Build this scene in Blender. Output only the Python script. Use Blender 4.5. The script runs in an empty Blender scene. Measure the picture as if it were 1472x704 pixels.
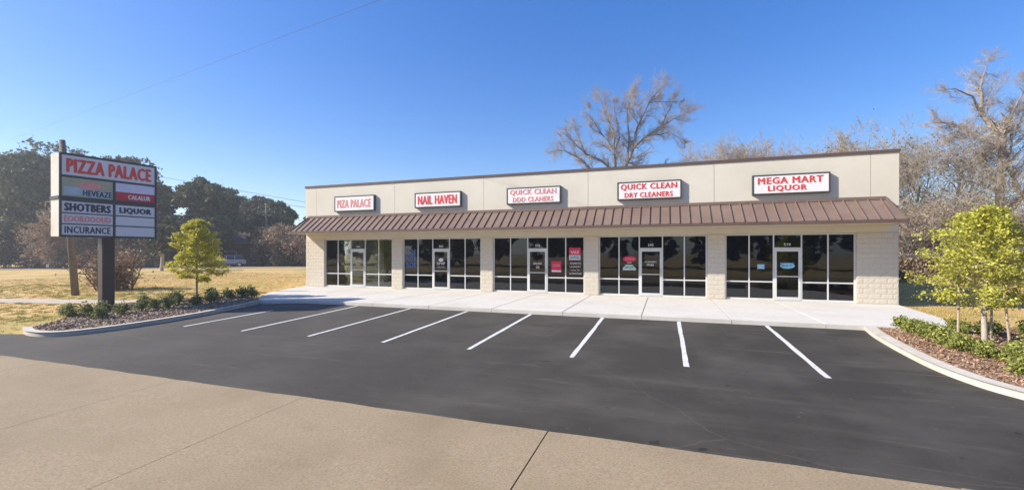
import bpy, bmesh, math, random
import numpy as np
from mathutils import Vector, Matrix
random.seed(7); rng = np.random.default_rng(11)
S = bpy.context.scene
C = S.collection
PI = math.pi

# ------------------------------------------------------------------ camera
cam = bpy.data.objects.new('camera', bpy.data.cameras.new('camera'))
C.objects.link(cam)
cam.location = (0, 0, 2.05)
cam.rotation_euler = (math.radians(90), 0, math.radians(19.25))
cam.data.sensor_width = 36; cam.data.lens = 15.334
cam.data.shift_y = 11/1472
cam.data.clip_start = .1; cam.data.clip_end = 4000
S.camera = cam
# ------------------------------------------------------------------ sky, sun, exposure
W = bpy.data.worlds.new('World'); S.world = W; W.use_nodes = True
wn = W.node_tree.nodes; wl = W.node_tree.links
sky = wn.new('ShaderNodeTexSky'); sky.sky_type = 'NISHITA'; sky.sun_disc = False
SUN = Vector((1.22, .57, -.88)).normalized()          # direction the light travels
sky.sun_elevation = math.asin(-SUN.z)
sky.sun_rotation = math.atan2(-SUN.x, -SUN.y)
sky.altitude = 0; sky.air_density = 1.0; sky.dust_density = .3; sky.ozone_density = 2.7
hs = wn.new('ShaderNodeHueSaturation'); hs.inputs['Saturation'].default_value = 1.56; hs.inputs['Hue'].default_value = .519; hs.inputs['Value'].default_value = 1.4
gm = wn.new('ShaderNodeGamma'); gm.inputs[1].default_value = .75; wl.new(sky.outputs[0], gm.inputs[0]); wl.new(gm.outputs[0], hs.inputs['Color'])
bg = wn['Background']; wl.new(hs.outputs[0], bg.inputs[0]); bg.inputs[1].default_value = .13
sl = bpy.data.lights.new('sun', 'SUN'); sl.energy = 5.0; sl.angle = math.radians(.53); sl.color = (1, .93, .81)
so = bpy.data.objects.new('sun', sl); C.objects.link(so)
so.rotation_euler = SUN.to_track_quat('-Z', 'Y').to_euler(); so.location = (-30, -15, 30)
S.view_settings.view_transform = 'Standard'; S.view_settings.look = 'None'
S.view_settings.exposure = .70; S.view_settings.gamma = 1
S.render.engine = 'CYCLES'
S.cycles.max_bounces = 6; S.cycles.transparent_max_bounces = 12
S.cycles.caustics_reflective = False; S.cycles.caustics_refractive = False
S.cycles.sample_clamp_indirect = 8

# air: one closed even box round the camera and everything built
def haze_box():
    me = bpy.data.meshes.new('haze'); bm = bmesh.new(); bmesh.ops.create_cube(bm, size=1); bm.to_mesh(me); bm.free()
    o = bpy.data.objects.new('haze', me); C.objects.link(o); o.scale = (2400, 2400, 27.5); o.location = (0, 0, 12.15); o['kind'] = 'stuff'; o['label'] = 'thin bluish haze over the whole place'
    m = bpy.data.materials.new('haze'); m.use_nodes = True; n = m.node_tree.nodes; n.remove(n['Principled BSDF'])
    v = n.new('ShaderNodeVolumePrincipled'); v.inputs['Color'].default_value = (.93, .96, 1, 1); v.inputs['Density'].default_value = HAZE; v.inputs['Anisotropy'].default_value = .45
    m.node_tree.links.new(v.outputs[0], n['Material Output'].inputs['Volume']); me.materials.append(m); return o
HAZE = .0011
haze_box()
# ------------------------------------------------------------------ materials
def mat(name, a, b=None, rough=.85, scale=6, detail=5, bump=0, bscale=60, spec=.3, metal=0, c=None, cscale=.4, camt=.5,
        stretch=None, bdist=.01, lo=.35, hi=.65):
    """two noise-mixed colours (a, b), an optional large-scale third colour c, fine bump"""
    m = bpy.data.materials.new(name); m.use_nodes = True
    n = m.node_tree.nodes; l = m.node_tree.links; p = n['Principled BSDF']
    p.inputs['Roughness'].default_value = rough; p.inputs['Specular IOR Level'].default_value = spec
    p.inputs['Metallic'].default_value = metal
    p.inputs['Base Color'].default_value = (*a, 1)
    tc = n.new('ShaderNodeTexCoord'); src = tc.outputs['Object']
    if stretch:
        mp = n.new('ShaderNodeMapping'); mp.inputs['Scale'].default_value = stretch; l.new(src, mp.inputs[0]); src2 = mp.outputs[0]
    else: src2 = src
    if b:
        t = n.new('ShaderNodeTexNoise'); t.inputs['Scale'].default_value = scale; t.inputs['Detail'].default_value = detail
        t.inputs['Roughness'].default_value = .65
        l.new(src2, t.inputs['Vector'])
        r = n.new('ShaderNodeMapRange'); r.inputs[1].default_value = lo; r.inputs[2].default_value = hi; l.new(t.outputs[0], r.inputs[0])
        x = n.new('ShaderNodeMix'); x.data_type = 'RGBA'; l.new(r.outputs[0], x.inputs[0])
        x.inputs[6].default_value = (*a, 1); x.inputs[7].default_value = (*b, 1); out = x.outputs[2]
        if c:
            t2 = n.new('ShaderNodeTexNoise'); t2.inputs['Scale'].default_value = cscale; t2.inputs['Detail'].default_value = 6
            t2.inputs['Roughness'].default_value = .6
            l.new(src, t2.inputs['Vector'])
            r2 = n.new('ShaderNodeMapRange'); r2.inputs[1].default_value = .45; r2.inputs[2].default_value = .7
            r2.inputs[4].default_value = camt; l.new(t2.outputs[0], r2.inputs[0])
            y = n.new('ShaderNodeMix'); y.data_type = 'RGBA'; l.new(r2.outputs[0], y.inputs[0]); l.new(out, y.inputs[6])
            y.inputs[7].default_value = (*c, 1); out = y.outputs[2]
        l.new(out, p.inputs['Base Color'])
    if bump:
        t3 = n.new('ShaderNodeTexNoise'); t3.inputs['Scale'].default_value = bscale; t3.inputs['Detail'].default_value = 4
        l.new(src, t3.inputs['Vector'])
        bn = n.new('ShaderNodeBump'); bn.inputs['Strength'].default_value = bump; bn.inputs['Distance'].default_value = bdist
        l.new(t3.outputs[0], bn.inputs['Height']); l.new(bn.outputs[0], p.inputs['Normal'])
    return m
def leafmat(name, a, b, transl=.3):
    m = bpy.data.materials.new(name); m.use_nodes = True
    n = m.node_tree.nodes; l = m.node_tree.links; p = n['Principled BSDF']
    g = n.new('ShaderNodeNewGeometry'); x = n.new('ShaderNodeMix'); x.data_type = 'RGBA'
    l.new(g.outputs['Random Per Island'], x.inputs[0]); x.inputs[6].default_value = (*a, 1); x.inputs[7].default_value = (*b, 1)
    l.new(x.outputs[2], p.inputs['Base Color']); p.inputs['Roughness'].default_value = .6; p.inputs['Specular IOR Level'].default_value = .15
    t = n.new('ShaderNodeBsdfTranslucent'); l.new(x.outputs[2], t.inputs[0])
    ms = n.new('ShaderNodeMixShader'); ms.inputs[0].default_value = transl
    l.new(p.outputs[0], ms.inputs[1]); l.new(t.outputs[0], ms.inputs[2]); l.new(ms.outputs[0], n['Material Output'].inputs[0])
    return m
def glassmat(name, tint, refl=1.0):
    m = bpy.data.materials.new(name); m.use_nodes = True
    n = m.node_tree.nodes; l = m.node_tree.links; n.remove(n['Principled BSDF'])
    t = n.new('ShaderNodeBsdfTransparent'); t.inputs[0].default_value = (*tint, 1)
    g = n.new('ShaderNodeBsdfGlossy'); g.inputs['Roughness'].default_value = .015; g.inputs[0].default_value = (.95, .97, 1, 1)
    f = n.new('ShaderNodeFresnel'); f.inputs[0].default_value = 1.55
    tc = n.new('ShaderNodeTexCoord'); ns = n.new('ShaderNodeTexNoise'); ns.inputs['Scale'].default_value = 1.1; l.new(tc.outputs['Object'], ns.inputs['Vector'])
    b = n.new('ShaderNodeBump'); b.inputs['Strength'].default_value = .25; b.inputs['Distance'].default_value = .01
    l.new(ns.outputs[0], b.inputs['Height']); l.new(b.outputs[0], g.inputs['Normal'])
    mm = n.new('ShaderNodeMath'); mm.operation = 'MULTIPLY'; mm.inputs[1].default_value = refl; l.new(f.outputs[0], mm.inputs[0])
    x = n.new('ShaderNodeMixShader'); l.new(mm.outputs[0], x.inputs[0]); l.new(t.outputs[0], x.inputs[1]); l.new(g.outputs[0], x.inputs[2])
    l.new(x.outputs[0], n['Material Output'].inputs[0])
    return m
def addmath(m):  # asphalt extras : speckle aggregate, long sweep marks, light patches
    return m
M = {}
M['block'] = mat('painted_split_block', (.58, .52, .42), (.62, .56, .46), scale=9, bump=.45, bscale=45, bdist=.012)
M['mortar'] = mat('painted_mortar', (.565, .50, .40), (.60, .53, .43), scale=9, bump=.4)
M['stucco'] = mat('stucco', (.66, .61, .50), (.69, .64, .53), scale=1.2, bump=.35, bscale=180, bdist=.004, c=(.60, .54, .44), cscale=.5, camt=.5)
M['joint'] = mat('joint', (.42, .385, .32), rough=.9)
M['brown'] = mat('brown_metal', (.115, .074, .056), (.135, .087, .068), rough=.42, scale=2, spec=.5)
M['brownroof'] = mat('brown_roof_metal', (.195, .135, .10), (.22, .152, .115), rough=.42, scale=1.2, spec=.5, c=(.17, .11, .082), cscale=2.5, camt=.6)
M['browndark'] = mat('dark_bronze', (.05, .038, .032), (.06, .046, .04), rough=.45, scale=3)
M['soffit'] = mat('soffit_paint', (.55, .47, .34), (.58, .50, .37), scale=2)
M['alu'] = mat('white_aluminium', (.62, .62, .60), (.68, .68, .66), rough=.4, scale=2, spec=.5)
M['steel'] = mat('brushed_steel', (.55, .55, .55), rough=.3, metal=.8)
M['glass'] = glassmat('tinted_glass', (.33, .36, .36), 1.2)
M['clearglass'] = glassmat('clear_glass', (.84, .88, .80), 1.0)
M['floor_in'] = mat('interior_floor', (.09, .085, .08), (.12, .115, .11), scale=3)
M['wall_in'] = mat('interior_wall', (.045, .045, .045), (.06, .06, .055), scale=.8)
M['tile'] = mat('pale_tile', (.50, .50, .42), (.56, .56, .48), scale=3)
M['wall_green'] = mat('interior_pale_green', (.50, .54, .38), (.56, .60, .44), scale=.8)
M['curtain'] = mat('grey_blind', (.10, .11, .11), (.17, .18, .18), scale=3, stretch=(12, 12, .05), rough=.8)
M['roofing'] = mat('roofing', (.5, .5, .48), (.42, .42, .4), scale=.5)
M['walk'] = mat('sidewalk_concrete', (.60, .565, .50), (.66, .62, .555), scale=5, bump=.3, bscale=90, c=(.54, .50, .435), cscale=.55, camt=.7)
M['kerb'] = mat('kerb_concrete', (.53, .485, .41), (.61, .56, .48), scale=7, bump=.4, bscale=70, c=(.42, .37, .31), cscale=1.6, camt=.7)
M['jointd'] = mat('joint_dirt', (.10, .085, .07), (.14, .12, .10), scale=20)
M['line'] = mat('road_paint', (.70, .69, .66), (.26, .25, .24), scale=22, bump=.3, bscale=200, bdist=.003, lo=.48, hi=.70)
M['mulch'] = mat('mulch', (.25, .15, .095), (.38, .25, .165), scale=22, bump=1, bscale=40, bdist=.03, c=(.30, .19, .13), cscale=1.5, camt=.5)
M['mulch_pale'] = mat('pale_mulch', (.26, .19, .135), (.36, .27, .20), scale=22, bump=1, bscale=40, bdist=.03)
M['chip'] = leafmat('mulch_chip', (.18, .105, .065), (.48, .32, .21), 0)
M['chip_pale'] = leafmat('pale_mulch_chip', (.24, .17, .12), (.40, .31, .22), 0)
M['path'] = mat('dirt_path', (.46, .38, .30), (.52, .44, .35), scale=4, bump=.4, c=(.40, .33, .22), cscale=1, camt=.6)
M['gravel'] = mat('gravel_track', (.34, .30, .27), (.40, .36, .32), scale=3)
M['bark'] = mat('bark', (.20, .16, .125), (.32, .27, .22), scale=7, bump=.8, bscale=20)
M['barkpale'] = mat('pale_bark', (.36, .31, .25), (.48, .42, .35), scale=14, bump=.6, bscale=40)
M['twig'] = mat('twig', (.34, .28, .22), (.46, .39, .31), scale=2)
M['twigred'] = mat('reddish_twig', (.20, .125, .085), (.30, .20, .14), scale=2)
M['wood'] = mat('pole_wood', (.14, .115, .09), (.22, .185, .15), scale=5, stretch=(6, 6, .4), bump=.6)
M['stake'] = mat('stake_wood', (.36, .28, .20), (.46, .37, .27), scale=9, stretch=(4, 4, .5))
M['oak'] = leafmat('oak_leaf', (.055, .075, .028), (.17, .185, .085), .15)
M['russet'] = leafmat('russet_oak_leaf', (.075, .07, .034), (.20, .165, .085), .15)
M['olive'] = leafmat('olive_leaf', (.06, .075, .03), (.17, .175, .085), .2)
M['brushleaf'] = leafmat('dry_brush_leaf', (.22, .155, .09), (.46, .34, .22), .2)
M['darkbrush'] = leafmat('dark_brush_leaf', (.045, .036, .026), (.13, .10, .07), .15)
M['goldleaf'] = leafmat('gold_leaf', (.20, .17, .05), (.36, .30, .11), .3)
M['lime'] = leafmat('yellow_green_leaf', (.34, .35, .05), (.78, .74, .15), .42)
M['lime2'] = leafmat('yellow_green_leaf_small', (.36, .35, .045), (.78, .73, .14), .4)
M['hedge'] = leafmat('hedge_leaf', (.11, .15, .03), (.48, .48, .13), .3)
M['shrub'] = leafmat('shrub_leaf', (.09, .12, .035), (.36, .37, .15), .25)
M['grass'] = leafmat('grass_blade', (.46, .30, .10), (.68, .49, .20), .3)
M['grassgreen'] = leafmat('green_grass_blade', (.24, .25, .06), (.42, .40, .12), .3)
M['white'] = mat('sign_face_white', (.80, .77, .75), (.84, .81, .79), rough=.45, scale=2)
M['signgrey'] = mat('sign_face_grey', (.60, .62, .66), (.66, .68, .71), rough=.45, scale=2, c=(.5, .5, .5), cscale=2, camt=.4)
M['signend'] = mat('sign_end_white', (.62, .58, .50), (.66, .62, .54), rough=.5, scale=3, c=(.45, .36, .27), cscale=1.2, camt=.5)
M['signframe'] = mat('sign_frame', (.05, .055, .055), (.065, .07, .07), rough=.5, scale=3)
M['red'] = mat('red_letter', (.62, .05, .045), (.70, .10, .085), rough=.5, scale=18)
M['redpale'] = mat('faded_red_letter', (.66, .22, .20), (.75, .36, .33), rough=.5, scale=18)
M['redsign'] = mat('red_panel', (.45, .03, .05), (.50, .05, .07), rough=.5, scale=5)
M['ink'] = mat('dark_letter', (.035, .04, .06), (.06, .065, .09), rough=.5, scale=18)
M['olivepanel'] = mat('olive_panel', (.34, .36, .24), (.42, .43, .30), scale=2)
M['lav'] = mat('pale_lavender_panel', (.60, .60, .74), (.64, .64, .76), scale=2)
M['bluepanel'] = mat('pale_blue_panel', (.36, .46, .54), (.42, .52, .60), scale=3)
M['blue'] = mat('blue_print', (.05, .13, .36), (.09, .19, .44), scale=6)
M['skyblue'] = mat('sky_blue_print', (.22, .52, .72), (.30, .60, .78), scale=5)
M['pinkred'] = mat('poster_red', (.62, .03, .08), (.70, .06, .12), scale=5)
M['teal'] = mat('poster_teal', (.35, .52, .48), (.55, .66, .62), scale=15)
M['print'] = mat('white_print', (.70, .70, .70), rough=.6)
M['brick'] = mat('red_brick', (.20, .085, .06), (.26, .12, .085), scale=6)
M['roofdark'] = mat('shingle', (.09, .06, .05), (.12, .085, .07), scale=5)
M['clap'] = mat('white_clapboard', (.74, .73, .71), (.78, .77, .75), scale=3)
M['pinkwall'] = mat('pinkish_wall', (.42, .32, .28), (.48, .37, .33), scale=3)
M['dark'] = mat('dark_pane', (.02, .022, .025), rough=.15, spec=.6)
M['rubber'] = mat('rubber', (.02, .02, .02), rough=.9)
M['silver'] = mat('silver_blue_paint', (.30, .34, .40), rough=.3, spec=.6)
M['black'] = mat('black_paint', (.03, .032, .036), rough=.3, spec=.6)
M['lamp'] = mat('lamp_lens', (.6, .5, .45), rough=.3)
M['wire'] = mat('cable', (.09, .09, .10), rough=.7)
M['galv'] = mat('galvanised', (.35, .35, .34), rough=.5, metal=.4)
M['chair'] = mat('white_plastic', (.62, .62, .60), rough=.4)

def asphalt():
    m = bpy.data.materials.new('asphalt'); m.use_nodes = True
    n = m.node_tree.nodes; l = m.node_tree.links; p = n['Principled BSDF']
    p.inputs['Roughness'].default_value = .8; p.inputs['Specular IOR Level'].default_value = .35
    tc = n.new('ShaderNodeTexCoord'); O = tc.outputs['Object']
    def noise(sc, det=5, vec=O, rough=.6):
        t = n.new('ShaderNodeTexNoise'); t.inputs['Scale'].default_value = sc; t.inputs['Detail'].default_value = det; t.inputs['Roughness'].default_value = rough
        l.new(vec, t.inputs['Vector']); return t.outputs[0]
    def rng_(s, a, b, c=0, d=1):
        r = n.new('ShaderNodeMapRange'); r.inputs[1].default_value = a; r.inputs[2].default_value = b; r.inputs[3].default_value = c; r.inputs[4].default_value = d
        l.new(s, r.inputs[0]); return r.outputs[0]
    def mix(f, a, b):
        x = n.new('ShaderNodeMix'); x.data_type = 'RGBA'
        l.new(f, x.inputs[0])
        for i, v in ((6, a), (7, b)):
            if isinstance(v, tuple): x.inputs[i].default_value = (*v, 1)
            else: l.new(v, x.inputs[i])
        return x.outputs[2]
    col = mix(rng_(noise(120, 4), .35, .65), (.015, .0125, .0085), (.062, .053, .040))
    col = mix(rng_(noise(.55, 6), .42, .72, 0, .6), col, (.105, .093, .079))
    mp = n.new('ShaderNodeMapping'); mp.inputs['Scale'].default_value = (.16, 1.5, 1); mp.inputs['Rotation'].default_value = (0, 0, .06); l.new(O, mp.inputs[0])
    col = mix(rng_(noise(1.3, 5, mp.outputs[0], .7), .54, .72, 0, .30), col, (.13, .112, .09))
    col = mix(rng_(noise(2.2, 8, mp.outputs[0], .75), .58, .68, 0, .4), col, (.17, .145, .115))
    col = mix(rng_(noise(300, 1), .68, .76, 0, .7), col, (.30, .27, .24))
    col = mix(rng_(noise(.35, 9), .40, .30, 0, .55), col, (.020, .017, .014))
    col = mix(rng_(noise(3.1, 2), .715, .735, 0, .75), col, (.014, .012, .011))
    col = mix(rng_(noise(9, 3), .70, .74, 0, .5), col, (.20, .17, .14))
    sx = n.new('ShaderNodeSeparateXYZ'); l.new(O, sx.inputs[0])
    # blends to a paler tone toward the left drive
    col = mix(rng_(sx.outputs[0], 2, -17, 0, .55), col, (.098, .086, .070))
    # hairline cracks
    v = n.new('ShaderNodeTexVoronoi'); v.feature = 'DISTANCE_TO_EDGE'; v.inputs['Scale'].default_value = .16
    w2 = n.new('ShaderNodeTexNoise'); w2.inputs['Scale'].default_value = 1.2; w2.inputs['Detail'].default_value = 8; l.new(O, w2.inputs['Vector'])
    vm = n.new('ShaderNodeMix'); vm.data_type = 'VECTOR'; vm.inputs[0].default_value = .25; l.new(O, vm.inputs[4]); l.new(w2.outputs[1], vm.inputs[5])
    l.new(vm.outputs[1], v.inputs['Vector'])
    col = mix(rng_(v.outputs[0], .0022, .0, 0, .35), col, (.15, .12, .095))
    l.new(col, p.inputs['Base Color'])
    b = n.new('ShaderNodeBump'); b.inputs['Strength'].default_value = .55; b.inputs['Distance'].default_value = .006
    l.new(noise(220, 3), b.inputs['Height']); l.new(b.outputs[0], p.inputs['Normal'])
    return m
M['asphalt'] = asphalt()
M['roadslab'] = mat('tan_concrete', (.255, .192, .115), (.385, .30, .195), scale=38, detail=5, rough=.9, bump=.5, bscale=160, bdist=.006, c=(.235, .175, .103), cscale=.6, camt=.7)
M['field'] = mat('dry_grass', (.50, .315, .105), (.64, .44, .185), scale=.9, detail=9, bump=.5, bscale=25, bdist=.03, c=(.27, .25, .05), cscale=.16, camt=.95)

# ------------------------------------------------------------------ mesh helpers
class MB:
    def __init__(s): s.v = []; s.f = []
    def quad(s, *p): i = len(s.v); s.v += [tuple(q) for q in p]; s.f.append(tuple(range(i, i+len(p)))); return s
    def box(s, x0, y0, z0, x1, y1, z1):
        i = len(s.v)
        s.v += [(x0,y0,z0),(x1,y0,z0),(x1,y1,z0),(x0,y1,z0),(x0,y0,z1),(x1,y0,z1),(x1,y1,z1),(x0,y1,z1)]
        s.f += [(i,i+3,i+2,i+1),(i+4,i+5,i+6,i+7),(i,i+1,i+5,i+4),(i+1,i+2,i+6,i+5),(i+2,i+3,i+7,i+6),(i+3,i,i+4,i+7)]; return s
    def prism(s, poly, z0, z1):
        """poly ccw from above; z0, z1 numbers or functions of (x, y)"""
        f0 = z0 if callable(z0) else (lambda x, y: z0); f1 = z1 if callable(z1) else (lambda x, y: z1)
        i = len(s.v); n = len(poly)
        s.v += [(x, y, f0(x, y)) for x, y in poly] + [(x, y, f1(x, y)) for x, y in poly]
        s.f.append(tuple(i+n-1-k for k in range(n))); s.f.append(tuple(i+n+k for k in range(n)))
        for k in range(n): s.f.append((i+k, i+(k+1)%n, i+n+(k+1)%n, i+n+k))
        return s
    def ring(s, pts, closed=True):
        i = len(s.v); s.v += [tuple(p) for p in pts]; return list(range(i, i+len(pts)))
    def loft(s, rings, cap=True):
        ids = [s.ring(r) for r in rings]; n = len(ids[0])
        for a, b in zip(ids, ids[1:]):
            for k in range(n): s.f.append((a[k], a[(k+1)%n], b[(k+1)%n], b[k]))
        if cap: s.f.append(tuple(reversed(ids[0]))); s.f.append(tuple(ids[-1]))
        return s
    def tube(s, pts, rad, n=8, cap=True):
        pts = [Vector(p) for p in pts]; rr = rad if isinstance(rad, (list, tuple)) else [rad]*len(pts)
        rings = []
        for k, p in enumerate(pts):
            d = (pts[min(k+1, len(pts)-1)] - pts[max(k-1, 0)]).normalized()
            u = d.cross(Vector((0, 0, 1)) if abs(d.z) < .9 else Vector((1, 0, 0))).normalized(); w = d.cross(u)
            rings.append([p + rr[k]*(math.cos(2*PI*j/n)*u + math.sin(2*PI*j/n)*w) for j in range(n)])
        return s.loft(rings, cap)
    def mesh(s, name, m=None, smooth=False):
        me = bpy.data.meshes.new(name); me.from_pydata(s.v, [], s.f)
        if m: me.materials.append(m)
        if smooth: me.polygons.foreach_set('use_smooth', [True]*len(me.polygons))
        me.update(); return me
def link(name, me, parent=None, loc=None, rot=None, local=False, world_parent=None):
    o = bpy.data.objects.new(name, me); C.objects.link(o)
    if loc is not None: o.location = loc
    if rot is not None: o.rotation_euler = rot
    if parent is not None:
        o.parent = parent
        if parent.type == 'EMPTY' and not local: o.matrix_parent_inverse = Matrix.Translation(-Vector(parent.location))
    return o
def obj(name, mb, m, parent=None, **k):
    sm = k.pop('smooth', False); return link(name, mb.mesh(name, m, sm), parent, **k)
def tag(o, label=None, cat=None, group=None, kind=None):
    if label: o['label'] = label
    if cat: o['category'] = cat
    if group: o['group'] = group
    if kind: o['kind'] = kind
    return o
def thing(name, label, cat, loc=(0, 0, 0), rz=0, group=None):
    o = bpy.data.objects.new(name, None); C.objects.link(o); o.empty_display_size = .3
    o.location = loc; o.rotation_euler = (0, 0, rz); return tag(o, label, cat, group)
def nmesh(name, V, F, m, smooth=False):
    me = bpy.data.meshes.new(name); nv, nf, k = len(V), len(F), F.shape[1]
    me.vertices.add(nv); me.vertices.foreach_set('co', V.astype(np.float32).ravel())
    me.loops.add(nf*k); me.loops.foreach_set('vertex_index', F.astype(np.int32).ravel())
    me.polygons.add(nf); me.polygons.foreach_set('loop_start', np.arange(0, nf*k, k, dtype=np.int32))
    if smooth: me.polygons.foreach_set('use_smooth', np.ones(nf, bool))
    me.materials.append(m); me.update(calc_edges=True); me.validate(); return me
def leaves(P, size, m, name='foliage', flat=0., aspect=1.7, jitter=.35, N=None, g=rng):
    """one small kite shaped leaf per point; flat pushes normals upward; N optional preferred normals"""
    n = len(P)
    nr = g.normal(size=(n, 3))
    if N is not None: nr = nr*.8 + N
    nr[:, 2] = nr[:, 2]*(1-flat) + flat*1.5*np.sign(nr[:, 2] + .6)
    nr /= np.linalg.norm(nr, axis=1)[:, None]
    t = np.cross(nr, g.normal(size=(n, 3))); t /= np.linalg.norm(t, axis=1)[:, None]
    b = np.cross(nr, t); s = size*(1 + jitter*g.uniform(-1, 1, n))[:, None]
    h = s*aspect*.5; w = s*.5
    V = np.stack([P - t*h, P + b*w + nr*s*.12, P + t*h, P - b*w + nr*s*.12], 1).reshape(-1, 3)
    return nmesh(name, V, np.arange(n*4).reshape(-1, 4), m)
def segs(A, m, name, sides=4):
    """A: list of (p0, p1, r0, r1) -> one mesh of tapered prisms"""
    a = np.array([(*s[0], *s[1], s[2], s[3]) for s in A]); p0, p1, r0, r1 = a[:, :3], a[:, 3:6], a[:, 6:7], a[:, 7:8]
    d = p1-p0; d /= np.linalg.norm(d, axis=1)[:, None] + 1e-9
    ref = np.where(np.abs(d[:, 2:3]) < .9, [[0, 0, 1.]], [[1., 0, 0]])
    u = np.cross(d, ref); u /= np.linalg.norm(u, axis=1)[:, None]; w = np.cross(d, u)
    R = []
    for p, r in ((p0, r0), (p1, r1)):
        for k in range(sides):
            an = 2*PI*k/sides; R.append(p + r*(math.cos(an)*u + math.sin(an)*w))
    V = np.stack(R, 1).reshape(-1, 3); n = len(a); base = np.arange(n)[:, None]*2*sides
    F = np.concatenate([base + np.array([[k, (k+1) % sides, sides+(k+1) % sides, sides+k]]) for k in range(sides)])
    return nmesh(name, V, F, m, smooth=sides > 4)
_tx = {}
def text_mesh(s, w, h, m, bold=.03, depth=.012):
    """lettering in the x-z plane, centred, facing -y, fitted to w by h"""
    cu = bpy.data.curves.new('lettering', 'FONT'); cu.body = s; cu.size = 1;  cu.resolution_u = 2
    cu.space_character = 1.12; cu.extrude = .01
    o = bpy.data.objects.new('tmp', cu); C.objects.link(o)
    dg = bpy.context.evaluated_depsgraph_get(); me = bpy.data.meshes.new_from_object(o.evaluated_get(dg))
    bpy.data.objects.remove(o)
    co = np.zeros(len(me.vertices)*3); me.vertices.foreach_get('co', co); co = co.reshape(-1, 3)
    lo, hi = co.min(0), co.max(0); c = (lo+hi)/2; co -= c
    out = np.stack([co[:, 0]*w/(hi[0]-lo[0]), -co[:, 2]*depth/max(hi[2]-lo[2], 1e-6), co[:, 1]*h/(hi[1]-lo[1])], 1)
    me.vertices.foreach_set('co', out.ravel()); me.materials.clear(); me.materials.append(m); me.name = 'lettering'; me.update()
    bm = bmesh.new(); e = h*bold
    for dx, dz, dy in ((0, 0, 0), (-e, 0, .0004), (e, 0, .0008), (0, e*.6, .0012), (0, -e*.6, .0016)):
        k0 = len(bm.verts); bm.from_mesh(me); bm.verts.ensure_lookup_table()
        for v in bm.verts[k0:]: v.co += Vector((dx, dy, dz))
    bm.to_mesh(me); bm.free(); me.update(); return me

# ------------------------------------------------------------------ levels
CURB = 14.85
def L(y): return -.13 - .0286*(CURB - max(min(y, CURB), -4.0))
def Ln(y): return -.13 - .0286*(CURB - np.clip(y, -4.0, CURB))
D = 21.2                                        # facade plane

# ------------------------------------------------------------------ terrain
LOT = [(-90, 5.8), (90, 5.8), (90, 7.6), (12, 7.8), (8, 8.2), (6.6, 8.7), (6.0, 9.3), (5.75, 10.5), (5.7, 14.9), (-15.5, 14.9), (-16.6, 14.2), (-16.9, 8.2), (-17.6, 7.45),
       (-18.4, 7.2), (-19.6, 7.12), (-21.2, 7.22), (-23, 7.05), (-25, 7.15), (-28, 7.0), (-40, 7.1), (-90, 7)]
def geom(x0, x1, n, first):                      # growing steps
    k = np.linspace(0, 1, n+1)[1:]; return x0 + (x1-x0)*k**3
xs = np.concatenate([geom(-42, -900, 18, 0)[::-1], np.arange(-42, 30.01, .3), geom(30, 900, 18, 0)])
ys = np.concatenate([geom(5, -700, 12, 0)[::-1], np.arange(5, 48.01, .3), geom(48, 1000, 16, 0)])
X, Y = np.meshgrid(xs, ys); x, y = X.ravel(), Y.ravel()
def inside(x, y, poly):
    c = np.zeros(x.shape, bool)
    for (xa, ya), (xb, yb) in zip(poly, poly[1:]+poly[:1]):
        if ya == yb: continue
        k = ((ya > y) != (yb > y)) & (x < (xb-xa)*(y-ya)/(yb-ya)+xa); c ^= k
    return c
def sdist(x, y, poly):
    d = np.full(x.shape, 1e9)
    for (xa, ya), (xb, yb) in zip(poly, poly[1:]+poly[:1]):
        ex, ey = xb-xa, yb-ya; t = np.clip(((x-xa)*ex+(y-ya)*ey)/(ex*ex+ey*ey), 0, 1)
        d = np.minimum(d, np.hypot(x-xa-t*ex, y-ya-t*ey))
    return np.where(inside(x, y, poly), -d, d)
PAVED = [(-90, -9)] + LOT[-1:] + LOT[:0] + [p for p in reversed(LOT[1:-1])][::1] + [(90, -9)]
PAVED = [(-90, -9), (90, -9)] + LOT[2:]
d = sdist(x, y, PAVED)
k = np.clip((d+.12)/.5, 0, 1); k = k*k*(3-2*k)
und = .03*np.sin(x*.31+1)*np.sin(y*.23)*np.clip((d-2)/10, 0, 1) + .10*np.sin(x*.07+2)*np.cos(y*.06)*np.clip((d-10)/25, 0, 1)
z = Ln(y) - .08 + k*.125 + und
inb = (x > -21.5) & (x < 9.2) & (y > 15.5) & (y < 41)            # under the building and its walk
z = np.where(inb, np.minimum(z, -.09), z)
V = np.stack([x, y, z], 1); nx, ny = len(xs), len(ys)
I = (np.arange(ny-1)[:, None]*nx + np.arange(nx-1)[None, :]).ravel()
ground = link('ground', nmesh('ground', V, np.stack([I, I+1, I+nx+1, I+nx], 1), M['field'], True)); tag(ground, kind='structure')
def gz(px, py):
    a = np.array([px], float); b = np.array([py], float); dd = sdist(a, b, PAVED)
    kk = np.clip((dd+.12)/.5, 0, 1); kk = kk*kk*(3-2*kk)
    return float((Ln(b) - .08 + kk*.125 + .03*np.sin(a*.31+1)*np.sin(b*.23)*np.clip((dd-2)/10, 0, 1) + .10*np.sin(a*.07+2)*np.cos(b*.06)*np.clip((dd-10)/25, 0, 1))[0])

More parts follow.
